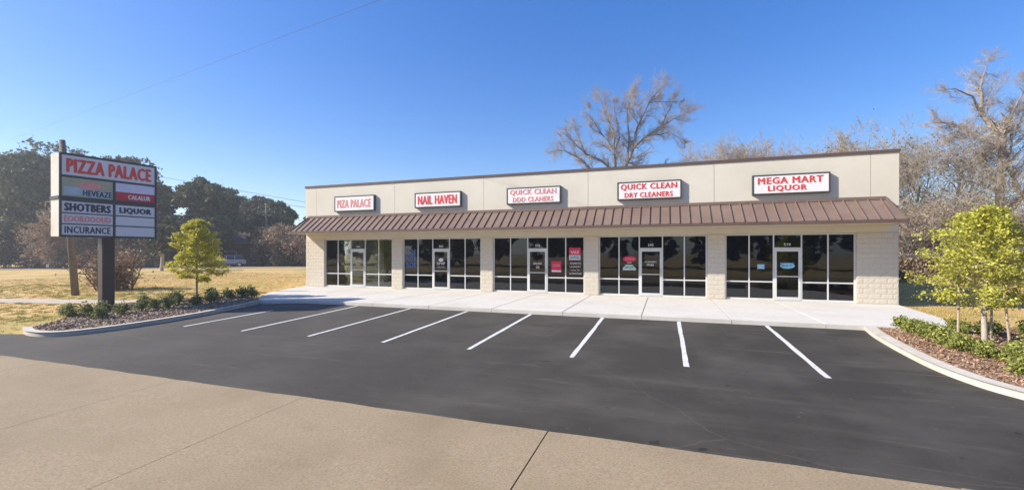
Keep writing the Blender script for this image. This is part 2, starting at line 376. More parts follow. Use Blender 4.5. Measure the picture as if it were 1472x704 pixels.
# lot, lines
lot = MB(); lot.prism(LOT, lambda x, y: L(y)-.05, lambda x, y: L(y))
lot = obj('parking_lot', lot, M['asphalt']); tag(lot, kind='structure')
for i, sx in enumerate([-14.33, -11.87, -9.37, -6.92, -4.46, -1.95, .43, 2.88]):
    y0, y1 = 9.6, (12.9 if i == 0 else 14.78)
    pts = []; n = 14
    for j in range(n+1): pts.append((sx-.052+random.uniform(-.008, .008), y0+(y1-y0)*j/n))
    for j in range(n, -1, -1): pts.append((sx+.052+random.uniform(-.008, .008), y0+(y1-y0)*j/n))
    pts = pts[::-1]
    mb = MB(); mb.prism(pts, lambda x, y: L(y)+.001, lambda x, y: L(y)+.005)
    obj('parking_line', mb, M['line'], lot)
# concrete road in front
road = MB(); road.prism([(-90, -9), (90, -9), (90, 5.79), (-90, 5.79)][:], lambda x, y: L(y)-.07, lambda x, y: L(y)-.02)
road = MB(); road.quad((-90, -4, L(-4)-.02), (90, -4, L(-4)-.02), (90, 5.79, L(5.79)-.02), (-90, 5.79, L(5.79)-.02))
road.quad((-90, -12, L(-4)-.02), (90, -12, L(-4)-.02), (90, -4, L(-4)-.02), (-90, -4, L(-4)-.02))
road = obj('road', road, M['jointd']); tag(road, kind='structure')
jx = [-55, -44, -34, -26, -21.5, -17.3, -13.0, -8.85, -5.75, -1.5, 2.9, 7.3, 11.7, 16.1, 22, 32, 44, 60]
for a, b in zip(jx, jx[1:]):
    mb = MB(); g = .004; ga = .009 if a == -1.5 else g; gb = .009 if b == -1.5 else g; n = 9
    # slightly ragged meeting edge with the asphalt
    top = [(b-gb-(b-a-ga-gb)*j/n, 5.785 + random.uniform(-.012, .016)) for j in range(n+1)]
    mb.prism([(a+ga-.12, -3.99), (b-gb-.12, -3.99)] + top, lambda x, y: L(y)-.10, lambda x, y: L(y)+.006)
    obj('concrete_slab', mb, M['roadslab'], road)
mb = MB(); mb.prism([(-90, -11.9), (90, -11.9), (90, -4.01), (-90, -4.01)], L(-4)-.1, L(-4)+.004); obj('far_lane', mb, M['roadslab'], road)

# sidewalk, slab by slab
WALK = [(-20.85, 21.19), (-20.3, 19.4), (-19.1, 16.9), (-17.6, 15.05), (-16.45, 14.12), (-16.1, 14.2), (-15.7, 14.42), (-15.2, 14.66), (-14.6, 14.8), (-13.9, CURB), (7.75, CURB), (7.95, 15.6), (8.3, 18), (8.7, 21.19)]
def clipx(poly, xa, xb):
    def half(P, c, keep):
        out = []
        for p, q in zip(P, P[1:]+P[:1]):
            a, b = keep(p[0]), keep(q[0])
            if a: out.append(p)
            if a != b: t = (c-p[0])/(q[0]-p[0]); out.append((c, p[1]+t*(q[1]-p[1])))
        return out
    return half(half(poly, xa, lambda v: v > xa), xb, lambda v: v < xb)
mb = MB(); mb.prism([(a*.9985, b+.02 if b < 20 else b-.02) for a, b in WALK], -.3, -.014)
walk = obj('sidewalk', mb, M['jointd']); tag(walk, kind='structure')
wj = [-21, -19.1, -16.45, -13.85, -11.2, -8.6, -5.98, -3.33, -.7, 1.95, 4.4, 9]
for a, b in zip(wj, wj[1:]):
    P = clipx(WALK, a+.007, b-.007)
    mb = MB(); mb.prism(P, -.24, 0); o = obj('paving_slab', mb, M['walk'], walk)
    bm = bmesh.new(); bm.from_mesh(o.data)
    bmesh.ops.bevel(bm, geom=[e for e in bm.edges if e.verts[0].co.z > -.01 and e.verts[1].co.z > -.01], offset=.012, segments=2, affect='EDGES')
    bm.to_mesh(o.data); bm.free()

def strip(line, w, zf0, zf1, ends=True):
    """a band of width w on the right-hand side of the polyline"""
    mb = MB(); P = [Vector((a, b, 0)) for a, b in line]; rings = []
    for i, p in enumerate(P):
        t = (P[min(i+1, len(P)-1)] - P[max(i-1, 0)]).normalized(); nn = Vector((t.y, -t.x, 0)); q = p + nn*w; e = nn*.03
        rings.append([(p.x, p.y, zf0(p.x, p.y)), (p.x, p.y, zf1(p.x, p.y)-.03), (p.x+e.x, p.y+e.y, zf1(p.x, p.y)), (q.x-e.x*.4, q.y-e.y*.4, zf1(q.x, q.y)), (q.x, q.y, zf1(q.x, q.y)-.012), (q.x, q.y, zf0(q.x, q.y))])
    mb.loft(rings); return mb
def smoothline(P, n=6):
    out = []
    for i in range(len(P)-1):
        p0, p1, p2, p3 = [np.array(P[max(min(j, len(P)-1), 0)]) for j in (i-1, i, i+1, i+2)]
        for k in range(n):
            t = k/n; out.append(tuple(.5*((2*p1)+(-p0+p2)*t+(2*p0-5*p1+4*p2-p3)*t*t+(-p0+3*p1-3*p2+p3)*t**3)))
    out.append(tuple(P[-1])); return out
def bed(outline, zf, m, dome=.04, step=.22):
    """gently bumpy planting bed surface inside an outline"""
    P = np.array(outline); x0, y0 = P.min(0)-.3; x1, y1 = P.max(0)+.3
    gx = np.arange(x0, x1, step); gy = np.arange(y0, y1, step); A, B = np.meshgrid(gx, gy)
    a, b = A.ravel(), B.ravel(); dd = sdist(a, b, outline)
    # snap outer vertices onto the outline
    h = zf(b) + dome*np.clip(-dd/.6, 0, 1) + .012*np.sin(a*9.1+b*5)*np.cos(b*8.3) - np.where(dd > 0, .12*np.clip(dd/.1, 0, 1), 0)
    n_ = len(gx); I = (np.arange(len(gy)-1)[:, None]*n_ + np.arange(n_-1)[None, :]).ravel()
    F = np.stack([I, I+1, I+n_+1, I+n_], 1); keep = (dd[F].max(1) < -.03)
    return nmesh('bed', np.stack([a, b, h], 1), F[keep], m, True)
# left island
KL = smoothline([(-18.35, 7.62), (-17.9, 7.42), (-17.3, 7.28), (-16.7, 7.32), (-16.2, 7.62), (-15.9, 8.25), (-15.74, 9.2), (-15.72, 10.3), (-15.82, 11.4), (-16.03, 12.5), (-16.25, 13.4), (-16.43, 14.1)])
bl = KL + [(-17.6, 15.0), (-18.6, 15.5), (-19.8, 15.4), (-20.9, 13.7), (-21.9, 11.6), (-21.0, 10.1), (-19.9, 9.2), (-18.9, 8.4)]
b_l = link('planting_bed', bed(bl, lambda b: Ln(b)+.105, M['mulch_pale'])); tag(b_l, kind='structure')
obj('kerb', strip([(a, b) for a, b in KL], -.17, lambda x, y: L(y)-.06, lambda x, y: L(y)+.135), M['kerb'], b_l)
# right island
KR = smoothline([(5.32, CURB), (5.16, 13.9), (5.06, 12.9), (5.0, 11.9), (4.98, 11.0), (5.05, 10.2), (5.25, 9.5), (5.7, 8.85), (6.5, 8.35), (8, 8.0), (12, 7.8), (16, 7.7)])
br = KR + [(16, 16), (8.2, 16.0), (7.8, CURB+.02), (7.7, CURB-.01)]
b_r = link('planting_bed', bed(br, lambda b: Ln(b)+.10, M['mulch'], step=.16)); tag(b_r, kind='structure')
obj('kerb', strip(KR, -.22, lambda x, y: L(y)-.06, lambda x, y: L(y)+.135), M['kerb'], b_r)
# path across the field, gravel track far off
pl = smoothline([(-60, 4.5), (-40, 9.0), (-29.2, 11.35), (-25.5, 12.0), (-22.6, 12.6), (-21.3, 13.6)], 5)
pa = np.array(pl); tt = np.gradient(pa, axis=0); tt /= np.linalg.norm(tt, axis=1)[:, None]; nn = np.stack([-tt[:, 1], tt[:, 0]], 1)
mb = MB(); pr = None
for i, (p, n_) in enumerate(zip(pa, nn)):
    w = .62 + .06*math.sin(i*1.7); a, b = p+n_*w, p-n_*w
    cur = [(a[0], a[1], gz(*a)+.012), (b[0], b[1], gz(*b)+.012)]
    if pr: mb.quad(pr[1], cur[1], cur[0], pr[0])
    pr = cur
tag(obj('path', mb, M['path']), kind='structure')
mb = MB(); pr = None
for t in np.linspace(0, 1, 40):
    a = np.array([-110+85*t, 14+42*t + 6*math.sin(3*t)]); b = a + np.array([1.5, -3.4])
    cur = [(a[0], a[1], gz(*a)+.03), (b[0], b[1], gz(*b)+.03)]
    if pr: mb.quad(pr[1], cur[1], cur[0], pr[0])
    pr = cur
tag(obj('gravel_road', mb, M['gravel']), kind='structure')

# ------------------------------------------------------------------ strip mall
XL, XR = -20.85, 8.70; TOP = 6.0
mall = thing('strip_mall', 'long cream single storey shop building with brown metal canopy and five glazed shopfronts', 'shop building', (-6, D, 0))
SF = [-19.45, -13.95, -8.46, -2.98, 2.54]; SW = 4.78; HEAD = 2.85; SOF = 3.17
# carcass : side, rear and parapet walls, roof
mb = MB(); T = .3
mb.box(XL+.001, D+T, -.15, XL+T, 40, TOP-.003); mb.box(XR-T, D+T, -.15, XR-.001, 40, TOP-.003); mb.box(XL+T, 40-T, -.15, XR-T, 40, TOP-.003)
mb.box(XL+.001, D+.06, 2.86, XR-.001, D+T, TOP-.003)
obj('wall', mb, M['stucco'], mall)
mb = MB(); mb.box(XL+T, D+T+.001, 5.3, XR-T, 40-T, 5.45); obj('roof', mb, M['roofing'], mall)
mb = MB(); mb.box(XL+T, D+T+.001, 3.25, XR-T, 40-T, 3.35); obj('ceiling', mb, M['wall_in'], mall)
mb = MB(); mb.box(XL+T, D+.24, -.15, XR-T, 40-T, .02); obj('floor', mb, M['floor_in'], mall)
mb = MB(); mb.box(XL+T+.001, D+.241, .0205, SF[0]+SW+.28, 26.19, .03); obj('tiled_floor', mb, M['tile'], mall)
mb = MB(); mb.box(XL+.001, D+.02, 2.86, XR-.001, D+.058, SOF+.10); obj('lintel', mb, M['stucco'], mall)
# interior party walls and back wall
for k in range(4):
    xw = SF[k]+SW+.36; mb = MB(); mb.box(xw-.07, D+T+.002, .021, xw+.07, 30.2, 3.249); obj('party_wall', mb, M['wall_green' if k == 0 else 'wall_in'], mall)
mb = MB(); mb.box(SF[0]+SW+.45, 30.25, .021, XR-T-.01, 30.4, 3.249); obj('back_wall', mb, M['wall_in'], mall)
mb = MB(); mb.box(XL+T+.01, 26.2, .021, SF[0]+SW+.28, 26.35, 3.249); obj('back_wall', mb, M['wall_green'], mall)
# piers of split-face blocks
piers = [(XL, SF[0]-.02)] + [(SF[k]+SW+.02, SF[k+1]-.02) for k in range(4)] + [(SF[4]+SW+.02, XR)]
for a, b in piers:
    mb = MB(); mb.box(a+.006, D+.008, -.15, b-.006, D+T-.002, 2.858); obj('pier', mb, M['mortar'], mall)
def block_mesh(seed):
    r = random.Random(seed); nx_, nz_ = 7, 4; mb = MB(); V = []
    for j in range(nz_+1):
        for i in range(nx_+1):
            edge = i in (0, nx_) or j in (0, nz_)
            V.append((i/nx_-.5, (.0 if edge else -.002-r.uniform(0, .005)), (j/nz_-.5)*.197))
    mb.v = V; w = nx_+1
    for j in range(nz_):
        for i in range(nx_): a = j*w+i; mb.f.append((a, a+1, a+w+1, a+w))
    q = len(mb.v); mb.v += [(-.5, .05, -.0985), (.5, .05, -.0985), (.5, .05, .0985), (-.5, .05, .0985)]
    mb.f += [(0, q, q+1, w-1), (nz_*w, (nz_+1)*w-1, q+2, q+3), (0, nz_*w, q+3, q), (w-1, q+1, q+2, (nz_+1)*w-1)]
    return mb.mesh('block', M['block'])
BLK = [block_mesh(s) for s in range(7)]
for pi_, (a, b) in enumerate(piers):
    for r in range(14):
        z0 = .005+r*.2037; cuts = [a]
        s = a + (.40 if r % 2 else .20)
        if b-a < 1: s = a + (.46 if r % 2 else .28)
        while s < b-.12: cuts.append(s); s += .40
        cuts.append(b)
        for c0, c1 in zip(cuts, cuts[1:]):
            o = link('block', BLK[random.randrange(7)], mall, loc=((c0+c1)/2, D+random.uniform(-.003, .003), z0+.1))
            o.scale = ((c1-c0)-.007, 1, random.choice([1, 1]))
# stucco wall panels between joints, and joint backing
pj = [XL, -20.03, -14.45, -8.97, -3.49, 2.08, 7.78, XR]
mb = MB(); mb.box(XL+.002, D+.012, SOF+.11, XR-.002, D+.055, TOP-.002); obj('joint_backing', mb, M['joint'], mall)
for a, b in zip(pj, pj[1:]):
    mb = MB(); mb.box(a+(.007 if a > XL else 0), D-.03, 3.9, b-(.007 if b < XR else 0), D+.011, TOP-.001); obj('wall_panel', mb, M['stucco'], mall)
mb = MB(); mb.box(XL-.035, D-.07, TOP, XR+.035, D+T+.03, TOP+.115); mb.box(XL-.035, D+T+.031, TOP, XL+T, 40.03, TOP+.115); mb.box(XR-T, D+T+.031, TOP, XR+.035, 40.03, TOP+.115)
obj('coping', mb, M['brown'], mall)
# canopy
CX0, CX1, RX0, RX1 = XL-.01, 8.46, -20.56, 8.24; EY, EZ, RY, RZ = 19.96, 3.27, D-.035, 4.20
canopy = MB()
canopy.quad((CX0, EY+.01, EZ-.02), (CX1, EY+.01, EZ-.02), (RX1, RY, RZ-.02), (RX0, RY, RZ-.02))
canopy.quad((CX1, EY+.01, EZ-.02), (CX1, RY, EZ-.02), (RX1, RY, RZ-.02)); canopy.quad((CX0, RY, EZ-.02), (CX0, EY+.01, EZ-.02), (RX0, RY, RZ-.02))
canopy = obj('canopy', canopy, M['brown'], mall)
n = 71
for k in range(n):
    a = CX0 + (CX1-CX0)*k/n; b = CX0 + (CX1-CX0)*(k+1)/n
    ta, tb = max(a, RX0), min(b, RX1)
    if k == 0: ta, tb = RX0, RX0+.12
    if k == n-1: ta, tb = RX1-.18, RX1
    mb = MB(); e = .004
    def P(x, t, up): # t 0 eave, 1 ridge
        nx_, nz_ = (-(RZ-EZ), (RY-EY)); ln = math.hypot(*nx_ if False else (nx_, nz_)); 
        return (x, EY+(RY-EY)*t + up*nx_/ln, EZ+(RZ-EZ)*t + up*nz_/ln)
    h = .006
    mb.quad(P(a+e, 0, h), P(b-e, 0, h), P(tb-e, 1, h), P(ta+e, 1, h)); mb.quad(P(a+e, 0, 0), P(b-e, 0, 0), P(b-e, 0, h), P(a+e, 0, h))
    # standing seam along the left edge
    w = .014; hh = .058
    mb.quad(P(a-w, 0, 0), P(a+w, 0, 0), P(a+w, 0, hh), P(a-w, 0, hh)); mb.quad(P(a-w, 0, hh), P(a+w, 0, hh), P(ta+w, 1, hh), P(ta-w, 1, hh))
    mb.quad(P(a-w, 0, 0), P(a-w, 0, hh), P(ta-w, 1, hh), P(ta-w, 1, 0)); mb.quad(P(a+w, 0, hh), P(a+w, 0, 0), P(ta+w, 1, 0), P(ta+w, 1, hh))
    obj('roof_panel', mb, M['brownroof'], canopy)
mb = MB(); mb.box(RX0-.02, D-.10, RZ-.045, RX1+.02, D-.031, RZ+.075); mb.box(RX0-.02, D-.155, RZ-.06, RX1+.02, D-.1005, RZ+.015); obj('flashing', mb, M['brownroof'], canopy)
mb = MB()
mb.box(CX0-.02, EY-.10, SOF-.015, CX1+.02, EY-.02, EZ+.02); mb.box(CX0-.02, EY-.0195, SOF-.015, CX0+.01, RY+.02, EZ-.005); mb.box(CX1-.01, EY-.0195, SOF-.015, CX1+.02, RY+.02, EZ-.005)
obj('gutter', mb, M['brown'], canopy)
mb = MB(); mb.box(CX0+.012, EY-.018, SOF-.01, CX1-.012, RY+.02, SOF+.015); obj('soffit', mb, M['soffit'], canopy)
# hip trim on both ends
for (xa, xb) in ((CX0, RX0), (CX1, RX1)):
    mb = MB(); mb.tube([(xa, EY-.01, EZ+.02), (xb, RY-.02, RZ+.03)], .035, 6); obj('hip_trim', mb, M['brown'], canopy)
# shopfronts
numbers = ['501', '503', '505', '595', '510']
FY0, FY1, GY = D+.10, D+.16, D+.13
MS = [0, .94, 1.87, 2.90, 3.84, SW]; MID = .80
for k, x0 in enumerate(SF):
    gm = M['clearglass'] if k == 0 else M['glass']
    fr = MB(); w = .026
    for i, m_ in enumerate(MS):
        ww = w if 0 < i < 5 else w
        c = x0 + min(max(m_, w), SW-w)
        fr.box(c-ww, FY0, .02, c+ww, FY1, HEAD)
    def hbar(a, b, z, hgt, dy=.002): fr.box(x0+a+w+.0005, FY0+dy, z-hgt/2, x0+b-w-.0005, FY1-dy, z+hgt/2)
    for i in range(5):
        a = MS[i] + (w if i == 0 else 0); b = MS[i+1] - (w if i == 4 else 0)
        hbar(a, b, HEAD-.028, .05)
        if i != 2: hbar(a, b, .055, .075); hbar(a, b, MID, .052)
        else: hbar(a, b, 2.24, .06)
    fr = obj('shopfront_frame', fr, M['alu'], mall)
    for i in range(5):
        a = x0 + MS[i] + (2*w if i == 0 else w); b = x0 + MS[i+1] - (2*w if i == 4 else w)
        for z0, z1 in ([(.092, MID-.026), (MID+.026, HEAD-.053)] if i != 2 else [(2.27, HEAD-.053)]):
            mb = MB(); mb.box(a, GY-.004, z0, b, GY+.004, z1); obj('pane', mb, gm, fr)
    # door
    a, b = x0+MS[2]+w+.004, x0+MS[3]-w-.004; dy0, dy1 = FY0-.012, FY1-.02; s = .085
    dr = MB(); dr.box(a, dy0, .03, a+s, dy1, 2.205); dr.box(b-s, dy0, .03, b, dy1, 2.205)
    dr.box(a+s+.0005, dy0+.001, .03, b-s-.0005, dy1-.001, .17); dr.box(a+s+.0005, dy0+.001, 2.10, b-s-.0005, dy1-.001, 2.205)
    dr = obj('door', dr, M['alu'], mall)
    mb = MB(); mb.box(a+s, GY-.025, .17, b-s, GY-.017, 2.10); obj('pane', mb, gm, dr)
    mb = MB(); hx = b-.045; mb.tube([(hx, dy0-.002, .88), (hx, dy0-.06, .90), (hx, dy0-.06, 1.24), (hx, dy0-.002, 1.26)], .013, 8); obj('handle', mb, M['steel'], dr)
    mb = MB(); mb.box(a+s+.002, dy0+.006, 1.02, b-s-.002, dy0+.03, 1.06); obj('push_bar', mb, M['alu'], dr)
    mb = MB(); mb.box(a-.01, D+.04, .0215, b+.01, FY1, .03); obj('threshold', mb, M['steel'], dr)
    o = link('street_number', text_mesh(numbers[k], .24, .11, M['print'], depth=.003), fr, loc=(x0+2.385, GY-.007, 2.40))
    mb = MB(); mb.box(x0-.02, D+.02, -.02, x0+SW+.02, D+.23, .0205); obj('sill', mb, M['walk'], mall)
    # jamb linings
    mb = MB(); mb.box(x0-.019, D+.006, .021, x0-.001, D+.24, HEAD+.005); obj('jamb', mb, M['mortar'], mall); mb = MB(); mb.box(x0+SW+.001, D+.006, .021, x0+SW+.019, D+.24, HEAD+.005); obj('jamb', mb, M['mortar'], mall)
# blinds in shop five, counters inside
mb = MB()
for j in range(34): mb.box(SF[4]+3.9+j*.026, D+.40+.006*(j % 2), .05, SF[4]+3.92+j*.026, D+.43, 2.8)
obj('blind', mb, M['curtain'], mall)
mb = MB()
for j in range(30): mb.box(SF[1]+2.95+j*.06, D+.6+.006*(j % 2), .05, SF[1]+3.0+j*.06, D+.64, 2.8)
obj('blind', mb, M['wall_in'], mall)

# decals and posters on the glass
PY = D+.094
def poster(name, label, cat, cx, cz, w, h, m, texts=(), bands=()):
    root = thing(name, label, cat, (cx, PY, cz-h/2))
    mb = MB(); mb.box(cx-w/2, PY-.004, cz-h/2, cx+w/2, PY+.001, cz+h/2); obj('sheet', mb, m, root)
    for (z0, z1, mm) in bands:
        mb = MB(); mb.box(cx-w/2+.01, PY-.006, cz+z0, cx+w/2-.01, PY-.0042, cz+z1); obj('band', mb, mm, root)
    for (s, dx, dz, tw, th, mm) in texts:
        link('lettering', text_mesh(s, tw, th, mm, depth=.003), root, loc=(cx+dx, PY-.009, cz+dz))
    return root
def decal(name, label, cx, cz, texts, extra=None, y=PY):
    root = thing(name, label, 'window lettering', (cx, y, cz))
    for (s, dx, dz, tw, th, mm) in texts: link('lettering', text_mesh(s, tw, th, mm, bold=.03, depth=.003), root, loc=(cx+dx, y-.003, cz+dz))
    if extra: extra(root, cx, y, cz)
    return root
decal('window_lettering', 'blue block lettering in three rows on the glass of the second shop', SF[1]+.50, 1.72, [('COE', 0, .36, .62, .27, M['blue']), ('ROE', 0, 0, .62, .27, M['blue']), ('BOE', 0, -.36, .62, .27, M['blue'])], y=GY-.006)
def disc(root, cx, y, cz, w=.14, h=.10, m='print', dz=.20):
    mb = MB(); n = 20; mb.quad(*[(cx+w*math.cos(2*PI*j/n), y-.002, cz+dz+h*math.sin(2*PI*j/n)) for j in range(n)][::-1]); obj('emblem', mb, M[m], root)
DY = D+.13-.03
decal('door_lettering', 'white emblem and lettering on the glass door of the second shop', SF[1]+2.385, 1.45, [('SPVP', 0, 0, .5, .14, M['print']), ('HAIR NAILS', 0, -.19, .42, .05, M['print'])], disc, y=DY)
decal('door_lettering', 'two short white lines on the glass door of the third shop', SF[2]+2.385, 1.50, [('SALON', 0, 0, .42, .10, M['print']), ('OE', .02, -.19, .18, .12, M['print'])], y=DY)
decal('door_lettering', 'white two line lettering on the glass door of the fourth shop', SF[3]+2.385, 1.62, [('CLEANERS', 0, 0, .5, .07, M['print']), ('HOURS', -.02, -.14, .3, .10, M['print'])], y=DY)
decal('door_lettering', 'pale blue oval badge lettering on the glass door of the fifth shop', SF[4]+2.385, 1.52, [('MEGA MART', 0, .07, .52, .07, M['skyblue']), ('EST', 0, -.02, .40, .06, M['ink'])], lambda r, cx, y, cz: disc(r, cx, y+.001, cz, .27, .12, 'skyblue', -.03), y=DY)
decal('door_lettering', 'faint white script on the glass door of the first shop', SF[0]+2.385, 1.55, [('Welcome', 0, 0, .4, .10, M['print']), ('OPEN', 0, -.2, .3, .09, M['print'])], y=DY)
poster('window_poster', 'square red poster with white bottom strip in third shop window beside the door', 'poster', SF[2]+3.37, 1.35, .50, .54, M['pinkred'], texts=[('OPEN', 0, .06, .34, .12, M['redpale'])], bands=[(-.26, -.18, M['print'])])
poster('window_poster', 'tall red and teal poster in the rightmost pane of the third shop', 'poster', SF[2]+4.30, 1.98, .58, .62, M['pinkred'], texts=[('SALE', 0, .10, .4, .14, M['print']), ('QUICK', 0, -.17, .4, .1, M['ink'])], bands=[(-.29, -.05, M['teal'])])
decal('window_lettering', 'rows of small white lettering under the red and teal poster', SF[2]+4.32, 1.30, [('SHIRTS', 0, .22, .52, .08, M['print']), ('LAUNDRY', 0, .05, .56, .08, M['print']), ('MON-FRI', 0, -.12, .44, .05, M['print']), ('ALTERATIONS', 0, -.28, .6, .08, M['print'])], y=GY-.006)
# red oval sign in shop four with pale green picture below
root = thing('window_sign', 'red oval sign above pale green picture in the fourth shop window', 'window sign', (SF[3]+1.4, PY, 1.2))
def oval(nm, cx, cz, w, h, m, y):
    n_ = 24; mb = MB(); R = [[(cx+w*math.cos(2*PI*j/n_), yy, cz+h*math.sin(2*PI*j/n_)) for j in range(n_)] for yy in (y, y-.012)]; mb.loft(R); return obj(nm, mb, M[m], root)
oval('plate', SF[3]+1.42, 1.75, .31, .14, 'pinkred', PY)
link('lettering', text_mesh('OPEN', .42, .10, M['redpale'], depth=.003), root, loc=(SF[3]+1.42, PY-.016, 1.75))
link('lettering', text_mesh('LIKE NEW', .2, .05, M['print'], depth=.003), root, loc=(SF[3]+1.42, PY-.004, 1.57))
mb = MB(); pts = [(-.30, 0), (.30, 0), (.30, .10), (.22, .16), (.14, .26), (-.16, .26), (-.24, .16), (-.30, .12)]
mb.loft([[(SF[3]+1.42+a, yy, 1.22+b) for a, b in pts] for yy in (PY, PY-.008)]); obj('picture', mb, M['teal'], root)
link('lettering', text_mesh('DRY 1.99', .36, .09, M['ink'], depth=.003), root, loc=(SF[3]+1.42, PY-.011, 1.36))
poster('window_notice', 'small light blue notice in the second pane of the fifth shop', 'notice', SF[4]+1.39, 1.45, .27, .20, M['skyblue'], texts=[('NO', 0, 0, .15, .10, M['print'])])

# chairs and table inside the first shop
def chair(x, y, rz, label):
    r = thing('chair', label, 'chair', (x, y, .02), rz, 'white chairs inside the first shop')
    mb = MB(); mb.box(-.22, -.22, .44, .22, .22, .50); obj('seat', mb, M['chair'], r, local=True)
    mb = MB(); mb.loft([[(-.2, .20, .52), (.2, .20, .52), (.2, .23, .52), (-.2, .23, .52)], [(-.22, .26, .80), (.22, .26, .80), (.22, .29, .80), (-.22, .29, .80)], [(-.15, .30, .98), (.15, .30, .98), (.15, .33, .98), (-.15, .33, .98)]]); obj('backrest', mb, M['chair'], r, local=True)
    mb = MB(); mb.tube([(0, 0, .05), (0, 0, .44)], .035, 8); obj('stem', mb, M['steel'], r, local=True)
    mb = MB(); mb.tube([(0, 0, 0), (0, 0, .05)], [.26, .1], 14); obj('base', mb, M['steel'], r, local=True)
chair(-16.3, 23.1, 2.6, 'white shell chair inside the first shop right behind its door')
chair(-15.5, 23.4, 3.5, 'white shell chair inside the first shop behind its rightmost pane')
mb = MB(); mb.box(-17.95, 24.0, .021, -17.2, 24.5, 2.0); mb.box(-18.0, 23.95, 2.001, -17.15, 24.55, 2.06)
tag(obj('display_cabinet', mb, M['chair']), 'tall white cabinet standing inside the first shop', 'cabinet')

# ------------------------------------------------------------------ fascia signs
signs = [(-17.13, 'faded red on white box sign reading PIZA PALACE', [('PIZA PALACE', 0, 2.35, .46)], 'redpale', .90),
         (-11.64, 'white box sign reading NAIL HAVEN in red', [('NAIL HAVEN', 0, 2.35, .46)], 'red', .82),
         (-6.22, 'white box sign above the third shop with its second line garbled', [('QUICK CLEAN', .16, 2.4, .29), ('DDD CLANERS', -.19, 2.1, .24)], 'redpale', .84),
         (-.68, 'white box sign reading QUICK CLEAN DRY CLEANERS above the fourth shop', [('QUICK CLEAN', .16, 2.45, .30), ('DRY CLEANERS', -.20, 2.1, .22)], 'red', .84),
         (4.97, 'white box sign reading MEGA MART LIQUOR above the fifth shop', [('MEGA MART', .16, 2.35, .27), ('LIQUOR', -.18, 1.4, .26)], 'red', .84)]
for cx, lab, tx, mm, h in signs:
    r = thing('wall_sign', lab, 'shop sign', (cx, D, 4.92), group='box signs along the shop facade')
    w, z0, y0, y1 = 1.41, 4.925, D-.185, D-.032; f = .055; hh = h/2
    mb = MB(); mb.box(cx-w+f, y0+.02, z0-hh+f, cx+w-f, y1, z0+hh-f); obj('cabinet', mb, M['signframe'], r)
    mb = MB(); mb.box(cx-w, y0, z0-hh, cx-w+f, y1-.001, z0+hh); mb.box(cx+w-f, y0, z0-hh, cx+w, y1-.001, z0+hh)
    mb.box(cx-w+f+.0003, y0+.001, z0-hh, cx+w-f-.0003, y1-.001, z0-hh+f); mb.box(cx-w+f+.0003, y0+.001, z0+hh-f, cx+w-f-.0003, y1-.001, z0+hh); obj('frame', mb, M['signframe'], r)
    mb = MB(); mb.box(cx-w+f+.001, y0+.010, z0-hh+f+.001, cx+w-f-.001, y0+.019, z0+hh-f-.001); obj('face', mb, M['white'], r)
    for s, dz, tw, th in tx: link('lettering', text_mesh(s, tw, th, M[mm], bold=.05), r, loc=(cx-.02 if s != 'LIQUOR' else cx-.12, y0+.004, z0+dz))

# ------------------------------------------------------------------ pylon sign
c0 = Vector((-20.78, 9.54, 0)); c1 = Vector((-20.44, 12.56, 0)); u = (c1-c0).normalized(); PW = (c1-c0).length; back = Vector((-u.y, u.x, 0))*.73
rz = math.atan2(u.y, u.x); bz, H = 2.63, 3.09
py = thing('pylon_sign', 'tall roadside pylon sign headed PIZZA PALACE on a square brown post', 'pylon sign', (-20.67, 11.05, gz(-20.67, 11.05)), group=None)
MR = Matrix.Rotation(rz, 4, 'Z'); ORG = c0 + Vector((0, 0, bz))
def pobj(name, mb, m, parent=None, me=None, loc=(0, 0, 0)):
    me = me or mb.mesh(name, m); o = bpy.data.objects.new(name, me); C.objects.link(o); o.parent = parent or py
    o.matrix_parent_inverse = Matrix.Translation(-Vector(py.location))
    o.matrix_basis = Matrix.Translation(ORG) @ MR @ Matrix.Translation(loc); return o
# local frame: x along the face, -y toward viewer, z up from the cabinet bottom ; depth .73 toward +y
def lbox(x0, y0, z0, x1, y1, z1): return MB().box(x0, y0, z0, x1, y1, z1)
pobj('cabinet', lbox(.02, .02, 1.50, PW-.02, .73, H-.02), M['signend'])
pobj('cabinet', lbox(.02, .02, .02, PW-.02, .73, 1.38), M['signend'])
pobj('band', lbox(-.012, .012, 1.381, PW+.012, .742, 1.499), M['signframe'])
f = MB(); t = .07
f.box(0, -.02, 0, t, .021, H); f.box(PW-t, -.02, 0, PW, .021, H)
for z0, z1 in ((0, .075), (.46, .50), (.865, .905), (1.32, 1.5), (2.2, 2.28), (H-.08, H)): f.box(t+.0005, -.018, z0, PW-t-.0005, .021, z1)
for z0, z1 in ((.0755, .4595), (.5005, .8645), (.9055, 1.3195), (1.5005, 2.1995)): f.box(1.56, -.017, z0, 1.64, .021, z1)
pobj('frame', f, M['signframe'])
def face(x0, z0, x1, z1, m, nm='face_panel'): return pobj(nm, lbox(x0, -.004, z0, x1, .0195, z1), M[m])
def let(s, cx, cz, w, h, m, bold=.055): return pobj('lettering', None, None, me=text_mesh(s, w, h, M[m], bold=bold), loc=(cx, -.011, cz))
L0, L1, R0, R1 = t+.002, 1.558, 1.642, PW-t-.002
face(L0, 2.282, R1, H-.082, 'signgrey'); let('PIZZA PALACE', PW/2+.0, 2.645, 2.6, .50, 'red')
face(L0, 1.502, L1, 2.198, 'olivepanel'); face(R0, 1.85, R1, 2.198, 'lav'); face(R0, 1.502, R1, 1.848, 'redsign')
pobj('blue_box', lbox(L0+.06, -.010, 1.56, L0+.55, -.0045, 1.86), M['bluepanel']); pobj('pale_strip', lbox(L0+.56, -.010, 1.53, L1-.03, -.0045, 1.80), M['bluepanel'])
mb = MB(); nn_ = 26; pts = []
